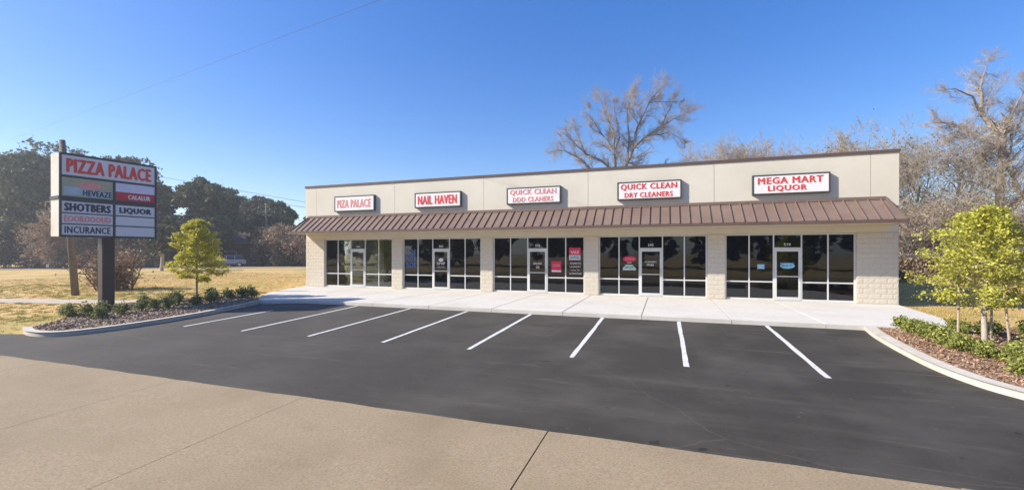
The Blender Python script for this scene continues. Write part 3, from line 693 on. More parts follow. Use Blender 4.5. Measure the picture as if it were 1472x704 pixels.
for j in range(nn_):
    a = 2*PI*j/nn_; r = 1+.10*math.sin(5*a)+.06*math.cos(9*a); pts.append((L0+.80+.36*r*math.cos(a), 1.95+.13*r*math.sin(a)))
mb.loft([[(a, yy, b) for a, b in pts] for yy in (-.005, -.012)]); pobj('red_emblem', mb, M['redpale'])
let('HEVEAZE', L0+1.02, 1.67, .85, .21, 'ink'); let('CALALUR', (R0+R1)/2+.12, 1.67, .74, .17, 'print')
face(L0, .907, L1, 1.318, 'signgrey'); let('SHOTBERS', (L0+L1)/2, 1.11, 1.32, .28, 'ink', .075)
face(L0, .502, L1, .863, 'signgrey'); let('EOOROOOUD', (L0+L1)/2, .68, 1.34, .22, 'redpale', .06)
face(L0, .077, L1, .458, 'signgrey'); let('INCURANCE', (L0+L1)/2, .27, 1.32, .25, 'ink', .03)
face(R0, .907, R1, 1.318, 'signgrey'); let('LIQUOR', (R0+R1)/2, 1.10, 1.05, .25, 'ink', .075)
face(R0, .502, R1, .863, 'signgrey'); face(R0, .077, R1, .458, 'signgrey')
mb = MB(); px0 = 1.50; mb.box(px0-.20, .17, -3.1, px0+.20, .56, -.001); o = pobj('post', mb, M['browndark'])
bv = o.modifiers.new('bevel', 'BEVEL'); bv.width = .03; bv.segments = 2

# ------------------------------------------------------------------ vegetation builders
def rot_about(v, axis, a): return Matrix.Rotation(a, 3, axis) @ v
def grow(height, r0, spread=.9, seed=1, levels=4, kids=(6, 6, 6, 5), lean=(0, 0), first=.25, up=.15, trunkfrac=.55, minr=.008, lenr=.6):
    """returns (limbs, twigs, tips): tapered segments of a leafless tree"""
    R = random.Random(seed); big = []; small = []; tips = []
    def branch(p, d, length, r, lev):
        nseg = 5 if lev == 0 else (4 if lev < 3 else 3)
        pts = [p]; dirs = []; q = p.copy(); dd = d.copy()
        for i in range(nseg):
            j = .10 if lev == 0 else .24
            dd = (dd + Vector((R.gauss(0, j), R.gauss(0, j), R.gauss(0, j)*.6 + up*(.5 if lev else .2)))).normalized()
            q = q + dd*length/nseg; pts.append(q.copy()); dirs.append(dd.copy())
        for i in range(nseg):
            ra = r*(1-.75*i/nseg) if lev else r*(1-.55*i/nseg); rb = r*(1-.75*(i+1)/nseg) if lev else r*(1-.55*(i+1)/nseg)
            (big if lev < 2 else small).append((pts[i], pts[i+1], max(ra, minr), max(rb, minr)))
        if lev >= levels: tips.append(pts[-1]); tips.append(pts[-2]); return
        n = kids[min(lev, len(kids)-1)]
        for c in range(n):
            t = first + (1-first)*(c+R.random()*.8)/n if lev == 0 else .25+.75*(c+R.random())/n
            t = min(t, .999); i = int(t*nseg); f_ = t*nseg-i; o = pts[i].lerp(pts[i+1], f_); bd = dirs[i]
            ax = bd.cross(Vector((R.gauss(0, 1), R.gauss(0, 1), R.gauss(0, 1)))).normalized()
            nd = rot_about(bd, ax, R.uniform(.45, .95)*spread)
            rr = r*(1-.6*t)*R.uniform(.5, .7)
            branch(o, nd, length*lenr*R.uniform(.7, 1.15)*(1.1-.45*t if lev == 0 else 1), max(rr, minr), lev+1)
    branch(Vector((0, 0, -.1)), Vector((lean[0], lean[1], 1)).normalized(), height*trunkfrac, r0, 0)
    zmax = max([s[1].z for s in small] + [1]); k = height/zmax
    sc = lambda L_: [(a*k, b*k, ra*k, rb*k) for a, b, ra, rb in L_]
    return sc(big), sc(small), [t_*k for t_ in tips]
def bare_tree(name, label, cat, loc, height, r0, group=None, barkm='bark', twigm='twig', leaf=None, leafn=0, leafs=.1, rz=0, **k):
    r = thing(name, label, cat, loc, rz, group)
    b, s, tips = grow(height, r0, **k)
    link('trunk', segs(b, M[barkm], 'trunk', 7), r, local=True)
    link('branches', segs(s, M[twigm], 'branches', 3), r, local=True)
    if leaf and leafn:
        T = np.array([tuple(t) for t in tips]); P = T[rng.integers(0, len(T), leafn)] + rng.normal(0, .28, (leafn, 3))
        P = P[P[:, 2] > .1]; link('foliage', leaves(P, leafs, M[leaf]), r, local=True)
    return r
def limb_tree(name, label, loc, limbs, zx, r0, group, seed, lat=.34, dens=1.6, barkm='bark', twigm='twig', leafn=0, minr=.010, levels=3):
    """a bare tree from its main limbs: each limb a polyline of (sideways, up) metres with start radius"""
    R = random.Random(seed); r = thing(name, label, 'tree', loc, math.radians(19.25), group); big = []; small = []; tips = []
    def br(p, d, length, rad, lev):
        ns = 4 if lev == 0 else 3; dd = d
        for i in range(ns):
            dd = (dd + Vector((R.gauss(0, .22), R.gauss(0, .22), R.gauss(0, .15)+.07))).normalized(); q = p + dd*length/ns
            small.append((p, q, max(rad*(1-i/ns*.7), minr), max(rad*(1-(i+1)/ns*.7), minr*.8)))
            if lev < levels-1:
                for c in range(3):
                    ax = dd.cross(Vector((R.gauss(0, 1), R.gauss(0, 1), R.gauss(0, 1)))).normalized()
                    br(p.lerp(q, R.random()), rot_about(dd, ax, R.uniform(.4, .95)), length*R.uniform(.38, .6), rad*.5, lev+1)
            p = q
        tips.append(p)
    for pts, ra, rb in limbs:
        dep = R.uniform(-.5, .5); P = []; n = len(pts)
        near = min([q for a_, b_, *_ in big for q in (a_, b_)], key=lambda q: (q.x-pts[0][0])**2+(q.z-pts[0][1])**2) if big else None
        for i, (x_, z_) in enumerate(pts): P.append(near.copy() if (i == 0 and near is not None) else Vector((x_, dep*zx*i/max(n-1, 1)*(0 if pts[0][1] < .5 and i < 2 else 1), z_)))
        Q = []
        for i in range(n-1):
            for k_ in range(3): Q.append(P[i].lerp(P[i+1], k_/3) + (Vector((R.gauss(0, .06), R.gauss(0, .06), 0)) if k_ else Vector()))
        Q.append(P[-1]); m_ = len(Q); tot = sum((b-a).length for a, b in zip(Q, Q[1:])); run = 0
        for i in range(m_-1):
            a, b = Q[i], Q[i+1]; t0, t1 = i/(m_-1), (i+1)/(m_-1); big.append((a, b, ra+(rb-ra)*t0, ra+(rb-ra)*t1)); d_ = (b-a).normalized(); ln = (b-a).length
            if ra > .38 and t0 < .5: continue
            cnt = int(ln*dens*(.6+.9*t0) + R.random())
            for c in range(cnt):
                ax = d_.cross(Vector((R.gauss(0, 1), R.gauss(0, 1), R.gauss(0, 1)))).normalized()
                br(a.lerp(b, R.random()), rot_about(d_, ax, R.uniform(.45, 1.1)), (1.1+tot*lat*(1-.45*t0))*R.uniform(.45, 1.2), min((ra+(rb-ra)*t0)*.4, .05), 0)
        for c in range(3): br(Q[-1], (Q[-1]-Q[-2] + Vector((R.gauss(0, .3), R.gauss(0, .3), R.gauss(0, .3)))).normalized(), min(tot*.14, 1.6), rb*.6, 0)
    link('trunk', segs(big, M[barkm], 'trunk', 7), r, local=True); link('branches', segs(small, M[twigm], 'branches', 3), r, local=True)
    if leafn:
        T = np.array([tuple(t) for t in tips]); P = T[rng.integers(0, len(T), leafn)] + rng.normal(0, .2, (leafn, 3)); link('foliage', leaves(P, .09, M['brushleaf']), r, local=True)
    return r
def crown_points(lobes, n, g=rng, shell=.55):
    """points inside a set of ellipsoid lobes, gathered toward their skins, clumped"""
    out = []; tot = sum(a*b*c for *_, a, b, c in lobes)
    for cx, cy, cz, a, b, c in lobes:
        m_ = max(8, int(n*(a*b*c)/tot)); k_ = max(4, m_//22)
        dirs = g.normal(size=(k_, 3)); dirs /= np.linalg.norm(dirs, axis=1)[:, None]; rad = g.uniform(shell, 1.05, (k_, 1))
        cen = dirs*rad; pick = g.integers(0, k_, m_)
        P = cen[pick] + g.normal(0, .12, (m_, 3)); out.append(P*[a, b, c] + [cx, cy, cz])
    return np.concatenate(out)
def leafy_tree(name, label, cat, loc, h, w, leafm, n, ls, group=None, seed=1, base=.25, barkm='bark', lobes_n=16, trunk_r=.25, ratio=1., smalltop=.6, rz=0):
    g = np.random.default_rng(seed); r = thing(name, label, cat, loc, rz, group)
    lobes = []
    for i in range(lobes_n):
        t = (i+.5)/lobes_n; zz = h*(base + (1-base)*(.10+.80*t)); rad = w*.5*math.sin(PI*min(1, (.18+.80*t)))**.7*.75
        a = g.uniform(0, 2*PI); rr = rad*g.uniform(.35, 1)
        s = w*g.uniform(.16, .26); lobes.append((rr*math.cos(a), rr*math.sin(a), zz, s, s, s*smalltop))
    P = crown_points(lobes, n, g); link('crown', leaves(P, ls, M[leafm], 'crown', flat=.25, g=g), r, local=True)
    A = [(Vector((0, 0, -.15)), Vector((g.normal(0, .1), g.normal(0, .1), h*base)), trunk_r, trunk_r*.8)]
    top = A[0][1]; A.append((top, Vector((0, 0, h*.8)), trunk_r*.8, trunk_r*.2))
    for lx, ly, lz, *_ in lobes:
        s0 = Vector((0, 0, max(h*base*.8, lz*.6))); mid = Vector((lx*.5, ly*.5, (s0.z+lz)/2+.1)); A += [(s0, mid, trunk_r*.35, trunk_r*.22), (mid, Vector((lx, ly, lz)), trunk_r*.22, trunk_r*.06)]
    link('trunk', segs(A, M[barkm], 'trunk', 7), r, local=True)
    return r

# left tree line --------------------------------------------------------------
oaks = [(-99, 43, 20, 19, 'tallest dark evergreen oak at the left edge of the tree line'),
        (-88, 38, 17.6, 14, 'broad evergreen oak just left of the pylon sign'),
        (-81, 46, 17.6, 13, 'evergreen oak whose crown tops out behind the pylon sign'),
        (-73, 44, 12.6, 10, 'dark evergreen oak whose crown shows just right of the pylon sign'),
        (-67, 47.5, 13.0, 11, 'rounded evergreen oak rising behind the yellow green sapling'),
        (-83, 63, 14.8, 12, 'evergreen oak rising behind the brick house to its left'),
        (-74, 63, 12.4, 11, 'evergreen oak behind the brick house and the far utility pole'),
        (-61, 56, 10.6, 8.5, 'evergreen oak rightmost of those standing clear of the shop building'),
        (-60, 63, 8.6, 8, 'low evergreen oak mostly hidden behind the left end of the shop building'),
        (-95, 36, 16.5, 12, 'evergreen oak nearest the road at the far left edge'),
        (-105, 56, 18, 17, 'farthest evergreen oak behind the left end of the tree line')]
for i, (ox, oy, h, w, lab) in enumerate(oaks):
    leafy_tree('oak_tree', lab, 'tree', (ox, oy, gz(ox, oy)), h, w, ('olive', 'oak', 'russet', 'oak')[i % 4], 21000, .34, 'evergreen oaks in the left tree line', seed=40+i, base=.20, lobes_n=19, trunk_r=.38)
def thicket(name, label, loc, h, w, dpt, leafm, n, ls, seed, group, twigm='twigred', stems=26, cat='thicket'):
    g = np.random.default_rng(seed); r = thing(name, label, cat, loc, 0, group); A = []; T = []
    for i in range(stems):
        x0, y0 = g.uniform(-w/2, w/2), g.uniform(-dpt/2, dpt/2); p = Vector((x0, y0, -.1)); hh = h*g.uniform(.55, 1); d_ = Vector((g.normal(0, .25), g.normal(0, .25), 1)).normalized()
        q = p
        for s in range(5):
            q2 = q + d_*hh/5; A.append((q, q2, .05*(1-s/6), .05*(1-(s+1)/6)))
            for c in range(5):
                e = q2 + Vector((g.normal(0, .35), g.normal(0, .35), abs(g.normal(.3, .3))))*h/5; A.append((q2, e, .016, .008)); T.append(e)
                for c2 in range(3):
                    e2 = e + Vector((g.normal(0, .3), g.normal(0, .3), g.normal(.15, .25)))*h/6; A.append((e, e2, .011, .006)); T.append(e2)
            q = q2; d_ = (d_ + Vector((g.normal(0, .2), g.normal(0, .2), .05))).normalized()
    link('stems', segs(A, M[twigm], 'stems', 3), r, local=True)
    T = np.array([tuple(t) for t in T]); P = T[g.integers(0, len(T), n)] + g.normal(0, .25, (n, 3)); P = P[P[:, 2] > 0]
    link('foliage', leaves(P, ls, M[leafm], g=g), r, local=True); return r
brush = [(-86, 33.5, 5.5, 13, 'darkbrush', 'dark thicket at the far left foot of the oaks'), (-83, 38.5, 5.0, 9, 'darkbrush', 'dark thicket behind the leaning utility pole'),
         (-78.5, 42, 6.5, 9, 'brushleaf', 'pale brown thicket showing under the pylon sign cabinet'), (-71, 43, 5.5, 8, 'brushleaf', 'brown thicket just right of the pylon post'),
         (-68.5, 46.5, 4.6, 6, 'darkbrush', 'dark thicket behind the small pale trunked tree'), (-90, 37, 6.5, 12, 'darkbrush', 'second row dark thicket at the far left'),
         (-65.5, 59.5, 4.8, 7, 'darkbrush', 'dark thicket right of the parked silver car'), (-56, 51.8, 6.0, 6, 'brushleaf', 'reddish brown thicket beside the left end of the building'),
         (-77.5, 35.2, 7.5, 5, 'brushleaf', 'pale tan thicket left of the pylon sign cabinet'), (-74.5, 40.5, 8.5, 6, 'brushleaf', 'tallest brown thicket behind the pylon sign cabinet'),
         (-50.5, 51.5, 5.5, 6, 'brushleaf', 'brown thicket partly hidden by the left end of the building'), (-53.5, 50, 3.0, 7, 'darkbrush', 'low dark thicket in front of the brown one by the building')]
for i, (bx, by, h, w, lm, lab) in enumerate(brush):
    thicket('thicket', lab, (bx, by, gz(bx, by)), h, w, 4, lm, 12000, .17, 70+i, 'thickets along the left tree line', stems=22)
leafy_tree('small_tree', 'small green tree with a pale trunk standing alone before the tree line', 'tree', (-54.8, 34.2, gz(-54.8, 34.2)), 5.2, 4.6, 'olive', 3500, .24, seed=5, base=.38, barkm='barkpale', trunk_r=.2)
thicket('bare_shrub', 'reddish bare shrub in the field just left of the pylon post', (-29.5, 15.9, gz(-29.5, 15.9)), 2.3, 1.9, 1.6, 'brushleaf', 1500, .09, 91, None, stems=34, cat='shrub')
# young street trees -----------------------------------------------------------
def young_tree(label, loc, h, base, w, leafm, n, ls, seed, tr, barkm, power=.8, tiers=44, sag=.1, droop=0.05):
    g = np.random.default_rng(seed); r = thing('young_tree', label, 'tree', loc, 0, 'young yellow green trees'); A = []; P = []; tiph = h*.90
    prev = Vector((0, 0, -.1)); N = 8
    for s in range(N):
        cur = Vector((g.normal(0, .012), g.normal(0, .012), tiph*(s+1)/N)); A.append((prev, cur, tr*(1-.85*s/N), tr*(1-.85*(s+1)/N))); prev = cur
    for i in range(tiers):
        t = (i+.3)/tiers; z0 = base*.85 + (h-base)*t*.97; prof = (math.sin(PI*min(.97, .16+.84*t)))**power
        prof = min(1, .62+t*2.2) * (1 - max(0, t-.22)/.78)**power + .10
        ln = w*.5*prof*g.uniform(.72, 1.12); a = i*2.4+g.normal(0, .3); d_ = Vector((math.cos(a), math.sin(a), .30+.6*t)).normalized()
        p = Vector((0, 0, z0*.93)); ns = 5
        for s in range(ns):
            q = p + d_*ln/ns*1.05; A.append((p, q, tr*.26*(1-s/ns)+.003, tr*.26*(1-(s+1)/ns)+.003)); p = q
            d_ = (d_ + Vector((g.normal(0, .12), g.normal(0, .12), -droop))).normalized()
            if s >= 1:
                for c in range(3):
                    e = p + Vector((g.normal(0, .5), g.normal(0, .5), g.normal(.12, .25)))*ln*.30; A.append((p, e, .005, .003)); P.append((e, .6+.5*s/ns)); P.append((p.lerp(e, .5), .6))
        P.append((p, 1))
    cen = np.array([tuple(c) for c, _ in P]); wt = np.array([b for _, b in P]); wt /= wt.sum()
    pk = g.choice(len(cen), n, p=wt); Q = cen[pk] + g.normal(0, 1, (n, 3))*[w*.036, w*.036, w*.022]
    link('crown', leaves(Q, ls, M[leafm], 'crown', flat=.45, aspect=1.5, g=g), r, local=True)
    link('trunk', segs(A, M[barkm], 'trunk', 7), r, local=True)
    return r
young_tree('slender yellow green sapling on the left island beside the pylon sign', (-20.2, 14.1, L(14.1)+.1), 4.0, .95, 1.95, 'lime2', 12000, .06, 3, .05, 'bark', power=.7)
young_tree('bushy yellow green tree held by three stakes on the right bed', (6.96, 13.05, L(13)+.12), 3.42, .98, 2.1, 'lime', 16500, .041, 9, .062, 'barkpale', power=.60, tiers=56)
for k_, (sx, sy, lx, ly, w_) in enumerate([(6.42, 12.95, .05, .05, 'nearest the parking lot'), (7.38, 13.62, -.05, -.1, 'directly behind the trunk'), (7.22, 12.72, -.10, .04, 'right of the trunk')]):
    mb = MB(); g0 = L(sy); mb.tube([(sx, sy, g0), (sx+lx, sy+ly, 1.35)], [.026, .022], 7)
    tag(obj('tree_stake', mb, M['stake']), 'wooden stake supporting the bushy young tree, the one '+w_, 'stake', 'stakes round the young tree')
# shrubs -----------------------------------------------------------------------
def shrub(label, loc, h, w, leafm, n, ls, seed, group):
    g = np.random.default_rng(seed); r = thing('shrub', label, 'shrub', loc, g.uniform(0, 6), group); A = []; C_ = []
    for i in range(16):
        a = g.uniform(0, 2*PI); el = g.uniform(.25, 1.45); q = Vector((math.cos(a)*math.cos(el)*w*.5, math.sin(a)*math.cos(el)*w*.5, math.sin(el)*h*.85))*g.uniform(.75, 1.05)
        A.append((Vector((0, 0, -.04)), q*.5, .012, .008)); A.append((q*.5, q, .008, .004)); C_ += [tuple(q), tuple(q*.72), tuple(q*.5 + Vector((0, 0, .05)))]
        for c in range(2): C_.append(tuple(q*.8 + Vector((g.normal(0, .2), g.normal(0, .2), g.normal(0, .1)))*w*.5))
    C_ = np.array(C_); P = C_[g.integers(0, len(C_), n)] + g.normal(0, 1, (n, 3))*[w*.10, w*.10, h*.09]; P[:, 2] = np.abs(P[:, 2])
    link('foliage', leaves(P, ls, M[leafm], g=g, flat=.15), r, local=True); link('stems', segs(A, M['twig'], 'stems', 4), r, local=True)
LS = [(-19.36, 9.15, .42, 'dark green shrub at the kerb tip end of the left island'), (-18.75, 9.35, .42, 'round shrub second from the roadside tip of the left island'), (-17.85, 9.3, .38, 'shrub right in front of the pylon post near the kerb'),
      (-19.7, 10.3, .36, 'shrub tucked against the left of the pylon post'), (-18.05, 10.0, .38, 'low shrub just right of the pylon post base in front'), (-20.6, 12.2, .34, 'shrub behind the pylon post to its right'),
      (-18.15, 10.65, .38, 'front row shrub fifth along the island kerb'), (-18.45, 11.25, .36, 'shrub behind the front row halfway to the sapling'), (-17.9, 11.4, .4, 'front row shrub level with the gap before the sapling'),
      (-19.8, 12.9, .42, 'back row shrub just left of the sapling trunk'), (-18.4, 12.1, .42, 'shrub in front and left of the sapling'), (-18.0, 12.55, .40, 'shrub directly in front of the sapling trunk'),
      (-17.75, 13.0, .38, 'front row shrub right of the sapling trunk'), (-19.6, 14.3, .40, 'back row shrub just right of the sapling trunk'), (-18.4, 13.55, .44, 'larger shrub right of the sapling in the middle of the bed'),
      (-18.3, 14.15, .42, 'third shrub from the sidewalk end of the left island'), (-18.25, 14.75, .46, 'second shrub from the sidewalk end of the left island'), (-17.55, 14.7, .44, 'last shrub of the left island beside the sidewalk')]
for i, (sx, sy, h, lab) in enumerate(LS): shrub(lab, (sx, sy, L(sy)+.12), h*1.35, h*1.32, 'shrub', 620, .045, 200+i, 'shrubs on the left island')
RS = [(6.05, 14.45, .40, 'first hedge shrub at the sidewalk corner of the right bed'), (6.12, 14.0, .42, 'second hedge shrub from the sidewalk corner'), (6.15, 13.5, .42, 'third hedge shrub from the sidewalk corner'),
      (6.12, 13.0, .44, 'fourth hedge shrub from the sidewalk corner'), (6.12, 12.5, .44, 'fifth hedge shrub left of the nearest stake'), (6.12, 12.02, .42, 'sixth hedge shrub in front of the nearest stake'), (6.22, 11.6, .42, 'seventh hedge shrub in front of the young tree trunk'),
      (7.15, 14.35, .42, 'back row shrub nearest the sidewalk end of the right bed'), (7.75, 14.3, .46, 'back row shrub seen between the stakes'), (8.5, 14.4, .42, 'darker back row shrub right of the stakes'),
      (9.3, 14.1, .44, 'farthest back row shrub at the right edge'), (6.35, 10.9, .46, 'bright hedge shrub nearest the camera at the right edge'), (6.55, 11.3, .5, 'bright hedge shrub behind the nearest one at the right edge'), (6.95, 11.75, .52, 'large bright hedge shrub right of the young tree'),
      (6.1, 10.3, .42, 'hedge shrub by the kerb cut off by the right edge'), (7.5, 12.2, .5, 'hedge shrub behind the stakes at the right edge')]
for i, (sx, sy, h, lab) in enumerate(RS): shrub(lab, (sx, sy, L(sy)+.12), h*1.0, h*1.22, 'hedge', 1500, .036, 300+i, 'hedge shrubs on the right bed')
# mulch chips on the right bed
P = rng.uniform([5.0, 8.0], [10.5, 15.8], (26000, 2)); P = P[sdist(P[:, 0], P[:, 1], br) < -.28]
Pz = Ln(P[:, 1]) + .10 + .04*np.clip(-sdist(P[:, 0], P[:, 1], br)/.6, 0, 1) + rng.uniform(.004, .02, len(P))
tag(link('mulch_chips', leaves(np.column_stack([P, Pz]), .026, M['chip'], 'mulch_chips', flat=.75, aspect=2.8)), 'loose reddish brown bark mulch over the right bed', 'mulch', kind='stuff')
P = rng.uniform([-22, 7.2], [-15.6, 15.6], (12000, 2)); P = P[sdist(P[:, 0], P[:, 1], bl) < -.2]
Pz = Ln(P[:, 1]) + .11 + .04*np.clip(-sdist(P[:, 0], P[:, 1], bl)/.6, 0, 1) + rng.uniform(.004, .02, len(P))
tag(link('mulch_chips', leaves(np.column_stack([P, Pz]), .04, M['chip_pale'], 'mulch_chips', flat=.75, aspect=2.5)), 'loose greyish mulch over the left island', 'mulch', kind='stuff')
# grass blades ------------------------------------------------------------------
def blades(label, m, n, box, h, avoid, clump=9, seed=0, near=None):
    g = np.random.default_rng(seed); c = g.uniform(box[:2], box[2:], (n//clump, 2)); P = np.repeat(c, clump, 0) + g.normal(0, .07, (n//clump*clump, 2))
    keep = np.ones(len(P), bool)
    for a, mg in avoid: keep &= sdist(P[:, 0], P[:, 1], a) > mg
    P = P[keep]; dd = sdist(P[:, 0], P[:, 1], PAVED); k_ = np.clip((dd+.12)/.5, 0, 1); k_ = k_*k_*(3-2*k_)
    Z = Ln(P[:, 1]) - .08 + k_*.125 + .03*np.sin(P[:, 0]*.31+1)*np.sin(P[:, 1]*.23)*np.clip((dd-2)/10, 0, 1) + .10*np.sin(P[:, 0]*.07+2)*np.cos(P[:, 1]*.06)*np.clip((dd-10)/25, 0, 1)
    n = len(P); a = g.uniform(0, 2*PI, n); w = .008+.012*g.random(n); hh = h*g.uniform(.5, 1.3, n); B = np.column_stack([P, Z-.01]); t = np.column_stack([np.cos(a), np.sin(a), 0*a])
    V = np.stack([B - t*w[:, None], B + t*w[:, None], B + np.column_stack([g.normal(0, .4, n)*hh, g.normal(0, .4, n)*hh, hh])], 1).reshape(-1, 3)
    tag(link('grass', nmesh('grass', V, np.arange(n*3).reshape(-1, 3), m)), label, 'grass', kind='stuff')
BLD = [(XL, D), (XR, D), (XR, 40), (XL, 40)]
AV = [(PAVED, .02), (bl, .05), (WALK, .02), (BLD, .05), (br, .05), ([tuple(p) for p in np.concatenate([pa+nn*.6, (pa-nn*.6)[::-1]])], 0)]
blades('dry tan grass of the field left of the shops', M['grass'], 90000, (-48, 6, -16, 34), .06, AV, seed=1)
blades('patches of green grass in the field left of the shops', M['grassgreen'], 50000, (-40, 7.2, -20, 18), .06, AV, seed=2, clump=60)
blades('short dry grass right of the shops', M['grass'], 70000, (7.7, 14.6, 26, 37), .05, AV, seed=3)

# bare trees behind the building -------------------------------------------------
k_ = .083; pxl = lambda pts, cx, cy, k: [((x_-cx)*k, (cy-y_)*k) for x_, y_ in pts]
base = lambda pts: pxl(pts, 888, 386, k_)
limb_tree('bare_tree', 'large spreading bare tree rising behind the roof in the middle', (-5.2, 53, gz(-5, 53)), [
    (base([(888, 388), (888, 330), (889, 275)]), .55, .42), (base([(889, 275), (897, 240), (908, 212), (926, 195), (945, 182), (978, 166)]), .24, .03),
    (base([(908, 212), (916, 178), (928, 150), (945, 128)]), .17, .03), (base([(889, 275), (884, 245), (881, 215), (880, 190), (868, 165), (862, 148)]), .20, .03),
    (base([(882, 215), (866, 192), (850, 182)]), .12, .03), (base([(889, 275), (868, 255), (852, 243), (836, 226), (812, 212), (798, 214)]), .22, .03),
    (base([(884, 245), (862, 226), (843, 218), (835, 200), (828, 180)]), .16, .03), (base([(900, 225), (902, 190), (898, 160), (902, 140)]), .15, .03),
    (base([(900, 235), (925, 240), (960, 236), (985, 240)]), .12, .03), (base([(926, 195), (950, 190), (965, 185), (985, 195)]), .08, .02), (base([(945, 182), (958, 160), (966, 142)]), .08, .02), (base([(916, 178), (906, 155), (916, 135)]), .08, .02), (base([(881, 215), (890, 195), (884, 165), (880, 148)]), .09, .02), (base([(866, 192), (848, 168), (846, 155)]), .07, .02), (base([(928, 150), (942, 145), (972, 148)]), .06, .02), (base([(843, 218), (820, 200), (812, 190)]), .07, .02)], 3.5, .55, 'bare trees behind the shops', 12, lat=.13, dens=2.0, leafn=0, minr=.006)
bt = [(2.6, 68, 18.6, 3, 'thin bare tree behind the roof just right of the large one'), (10.5, 70, 19.2, 4, 'bare tree behind the roof, third to the right of the large one'), (15, 66, 18.6, 5, 'bare tree behind the roof above the left half of the MEGA MART sign'),
      (18.7, 63, 18.0, 6, 'bare tree behind the roof above the right end of the MEGA MART sign'), (21.5, 60, 17.6, 7, 'bare tree behind the roof near its right end'), (7, 72, 19.6, 8, 'bare tree behind the roof, second to the right of the large one'), (12.8, 72, 20.2, 13, 'bare tree behind the roof above the left edge of the MEGA MART sign')]
for tx, ty, h, sd, lab in bt:
    bare_tree('bare_tree', lab, 'tree', (tx, ty, gz(tx, ty)), h, .26, 'bare trees behind the shops', seed=sd, levels=5, kids=(11, 6, 5, 4, 3), spread=.9, first=.3, up=.2, trunkfrac=.6, minr=.015)
# right group
k_ = .0638; base = lambda pts: pxl(pts, 1425, 396, k_)
limb_tree('bare_tree', 'tall thick trunked bare tree above the bushy young tree', (26.9, 49.6, -.1), [
    (base([(1425, 400), (1425, 340), (1424, 295), (1421, 255), (1417, 212)]), .36, .24), (base([(1417, 212), (1413, 172), (1416, 135), (1430, 100)]), .21, .03),
    (base([(1419, 225), (1403, 194), (1386, 180), (1368, 178)]), .15, .03), (base([(1421, 235), (1442, 200), (1452, 168), (1468, 135)]), .15, .03), (base([(1413, 172), (1398, 150), (1372, 140), (1358, 142)]), .10, .02),
    (base([(1423, 262), (1408, 240), (1392, 228)]), .09, .02), (base([(1424, 275), (1390, 262), (1372, 240)]), .10, .02), (base([(1442, 200), (1470, 190), (1500, 160)]), .12, .02)], 4, .5, 'bare trees right of the shops', 21, lat=.22, dens=1.25, leafn=0, minr=.006)
limb_tree('bare_tree', 'leaning bare tree cut off by the right edge of the picture', (26.2, 48.3, -.1), [
    (base([(1428, 400), (1432, 350), (1440, 312), (1458, 288), (1480, 265)]), .32, .2), (base([(1480, 265), (1492, 230), (1520, 190), (1540, 140)]), .24, .03),
    (base([(1458, 288), (1456, 250), (1470, 215), (1478, 170)]), .18, .03), (base([(1440, 312), (1437, 280), (1446, 262)]), .12, .03), (base([(1480, 265), (1510, 262), (1550, 230)]), .15, .02), (base([(1492, 230), (1478, 190), (1490, 120)]), .13, .02)], 4, .5, 'bare trees right of the shops', 25, lat=.22, dens=1.25, leafn=0, minr=.006)
for tx, ty, h, sd, lab in [(19.8, 46.8, 14.8, 31, 'slim bare tree just right of the building corner'), (23.0, 49.5, 16.0, 32, 'slim bare tree midway between the corner and the thick one'), (17.8, 49, 14.0, 33, 'slim bare tree partly hidden by the building corner')]:
    bare_tree('bare_tree', lab, 'tree', (tx, ty, -.1), h, .22, 'bare trees right of the shops', seed=sd, levels=5, kids=(10, 7, 5, 4, 3), spread=.8, first=.25, up=.25, trunkfrac=.7, minr=.011, leaf='goldleaf', leafn=900, leafs=.12)
for tx, ty, h, w, lm, sd, lab in [(17.2, 43.5, 6.2, 6, 'brushleaf', 41, 'brown thicket behind the fence mostly hidden by the building corner'), (21.5, 44, 6.5, 6, 'brushleaf', 42, 'brown thicket behind the bushy young tree'), (20.8, 45.6, 8.5, 5, 'goldleaf', 43, 'golden leafed thicket taller than its neighbours behind the fence'),
                                  (25.2, 49, 6.5, 5, 'brushleaf', 44, 'brown thicket beside the white house'), (36, 57, 8.5, 9, 'brushleaf', 45, 'brown thicket behind the white house')]:
    thicket('thicket', lab, (tx, ty, -.1), h, w, 3, lm, 6500, .085, sd, 'thickets behind the right fence', stems=55, twigm='twig')

# chain link fence with dead vines on the right ----------------------------------
fn = thing('fence', 'chain link fence overgrown with dead brown vines right of the shops', 'fence', (12, 40.2, -.1))
fa, fb = Vector((10.5, 40.6, -.12)), Vector((24.5, 37.4, -.12)); fd = (fb-fa); FL = fd.length; fu = fd/FL
for k_ in range(7):
    p = fa + fu*FL*k_/6; mb = MB(); mb.tube([p, p+Vector((0, 0, 2.1))], .035, 8); obj('post', mb, M['galv'], fn)
mb = MB(); mb.tube([fa+Vector((0, 0, 2.03)), fb+Vector((0, 0, 2.03))], .025, 6); obj('rail', mb, M['galv'], fn)
A = []; s = .12
for k_ in range(int(FL/s)+16):
    for sg in (1, -1):
        x0 = k_*s; a0, a1 = x0, x0 - 2*sg
        if sg < 0: a0, a1 = x0-2, x0
        t0, t1 = (a0, a1)
        za, zb = (0.03, 2.0)
        if sg < 0: pass
        lo, hi_ = min(t0, t1), max(t0, t1)
        if lo < 0 or hi_ > FL: continue
        if sg > 0: A.append((fa+fu*lo+Vector((0, 0, za)), fa+fu*hi_+Vector((0, 0, zb)), .003, .003))
        else: A.append((fa+fu*lo+Vector((0, 0, zb)), fa+fu*hi_+Vector((0, 0, za)), .003, .003))
o = link('wire_mesh', segs(A, M['galv'], 'wire_mesh', 3), fn)
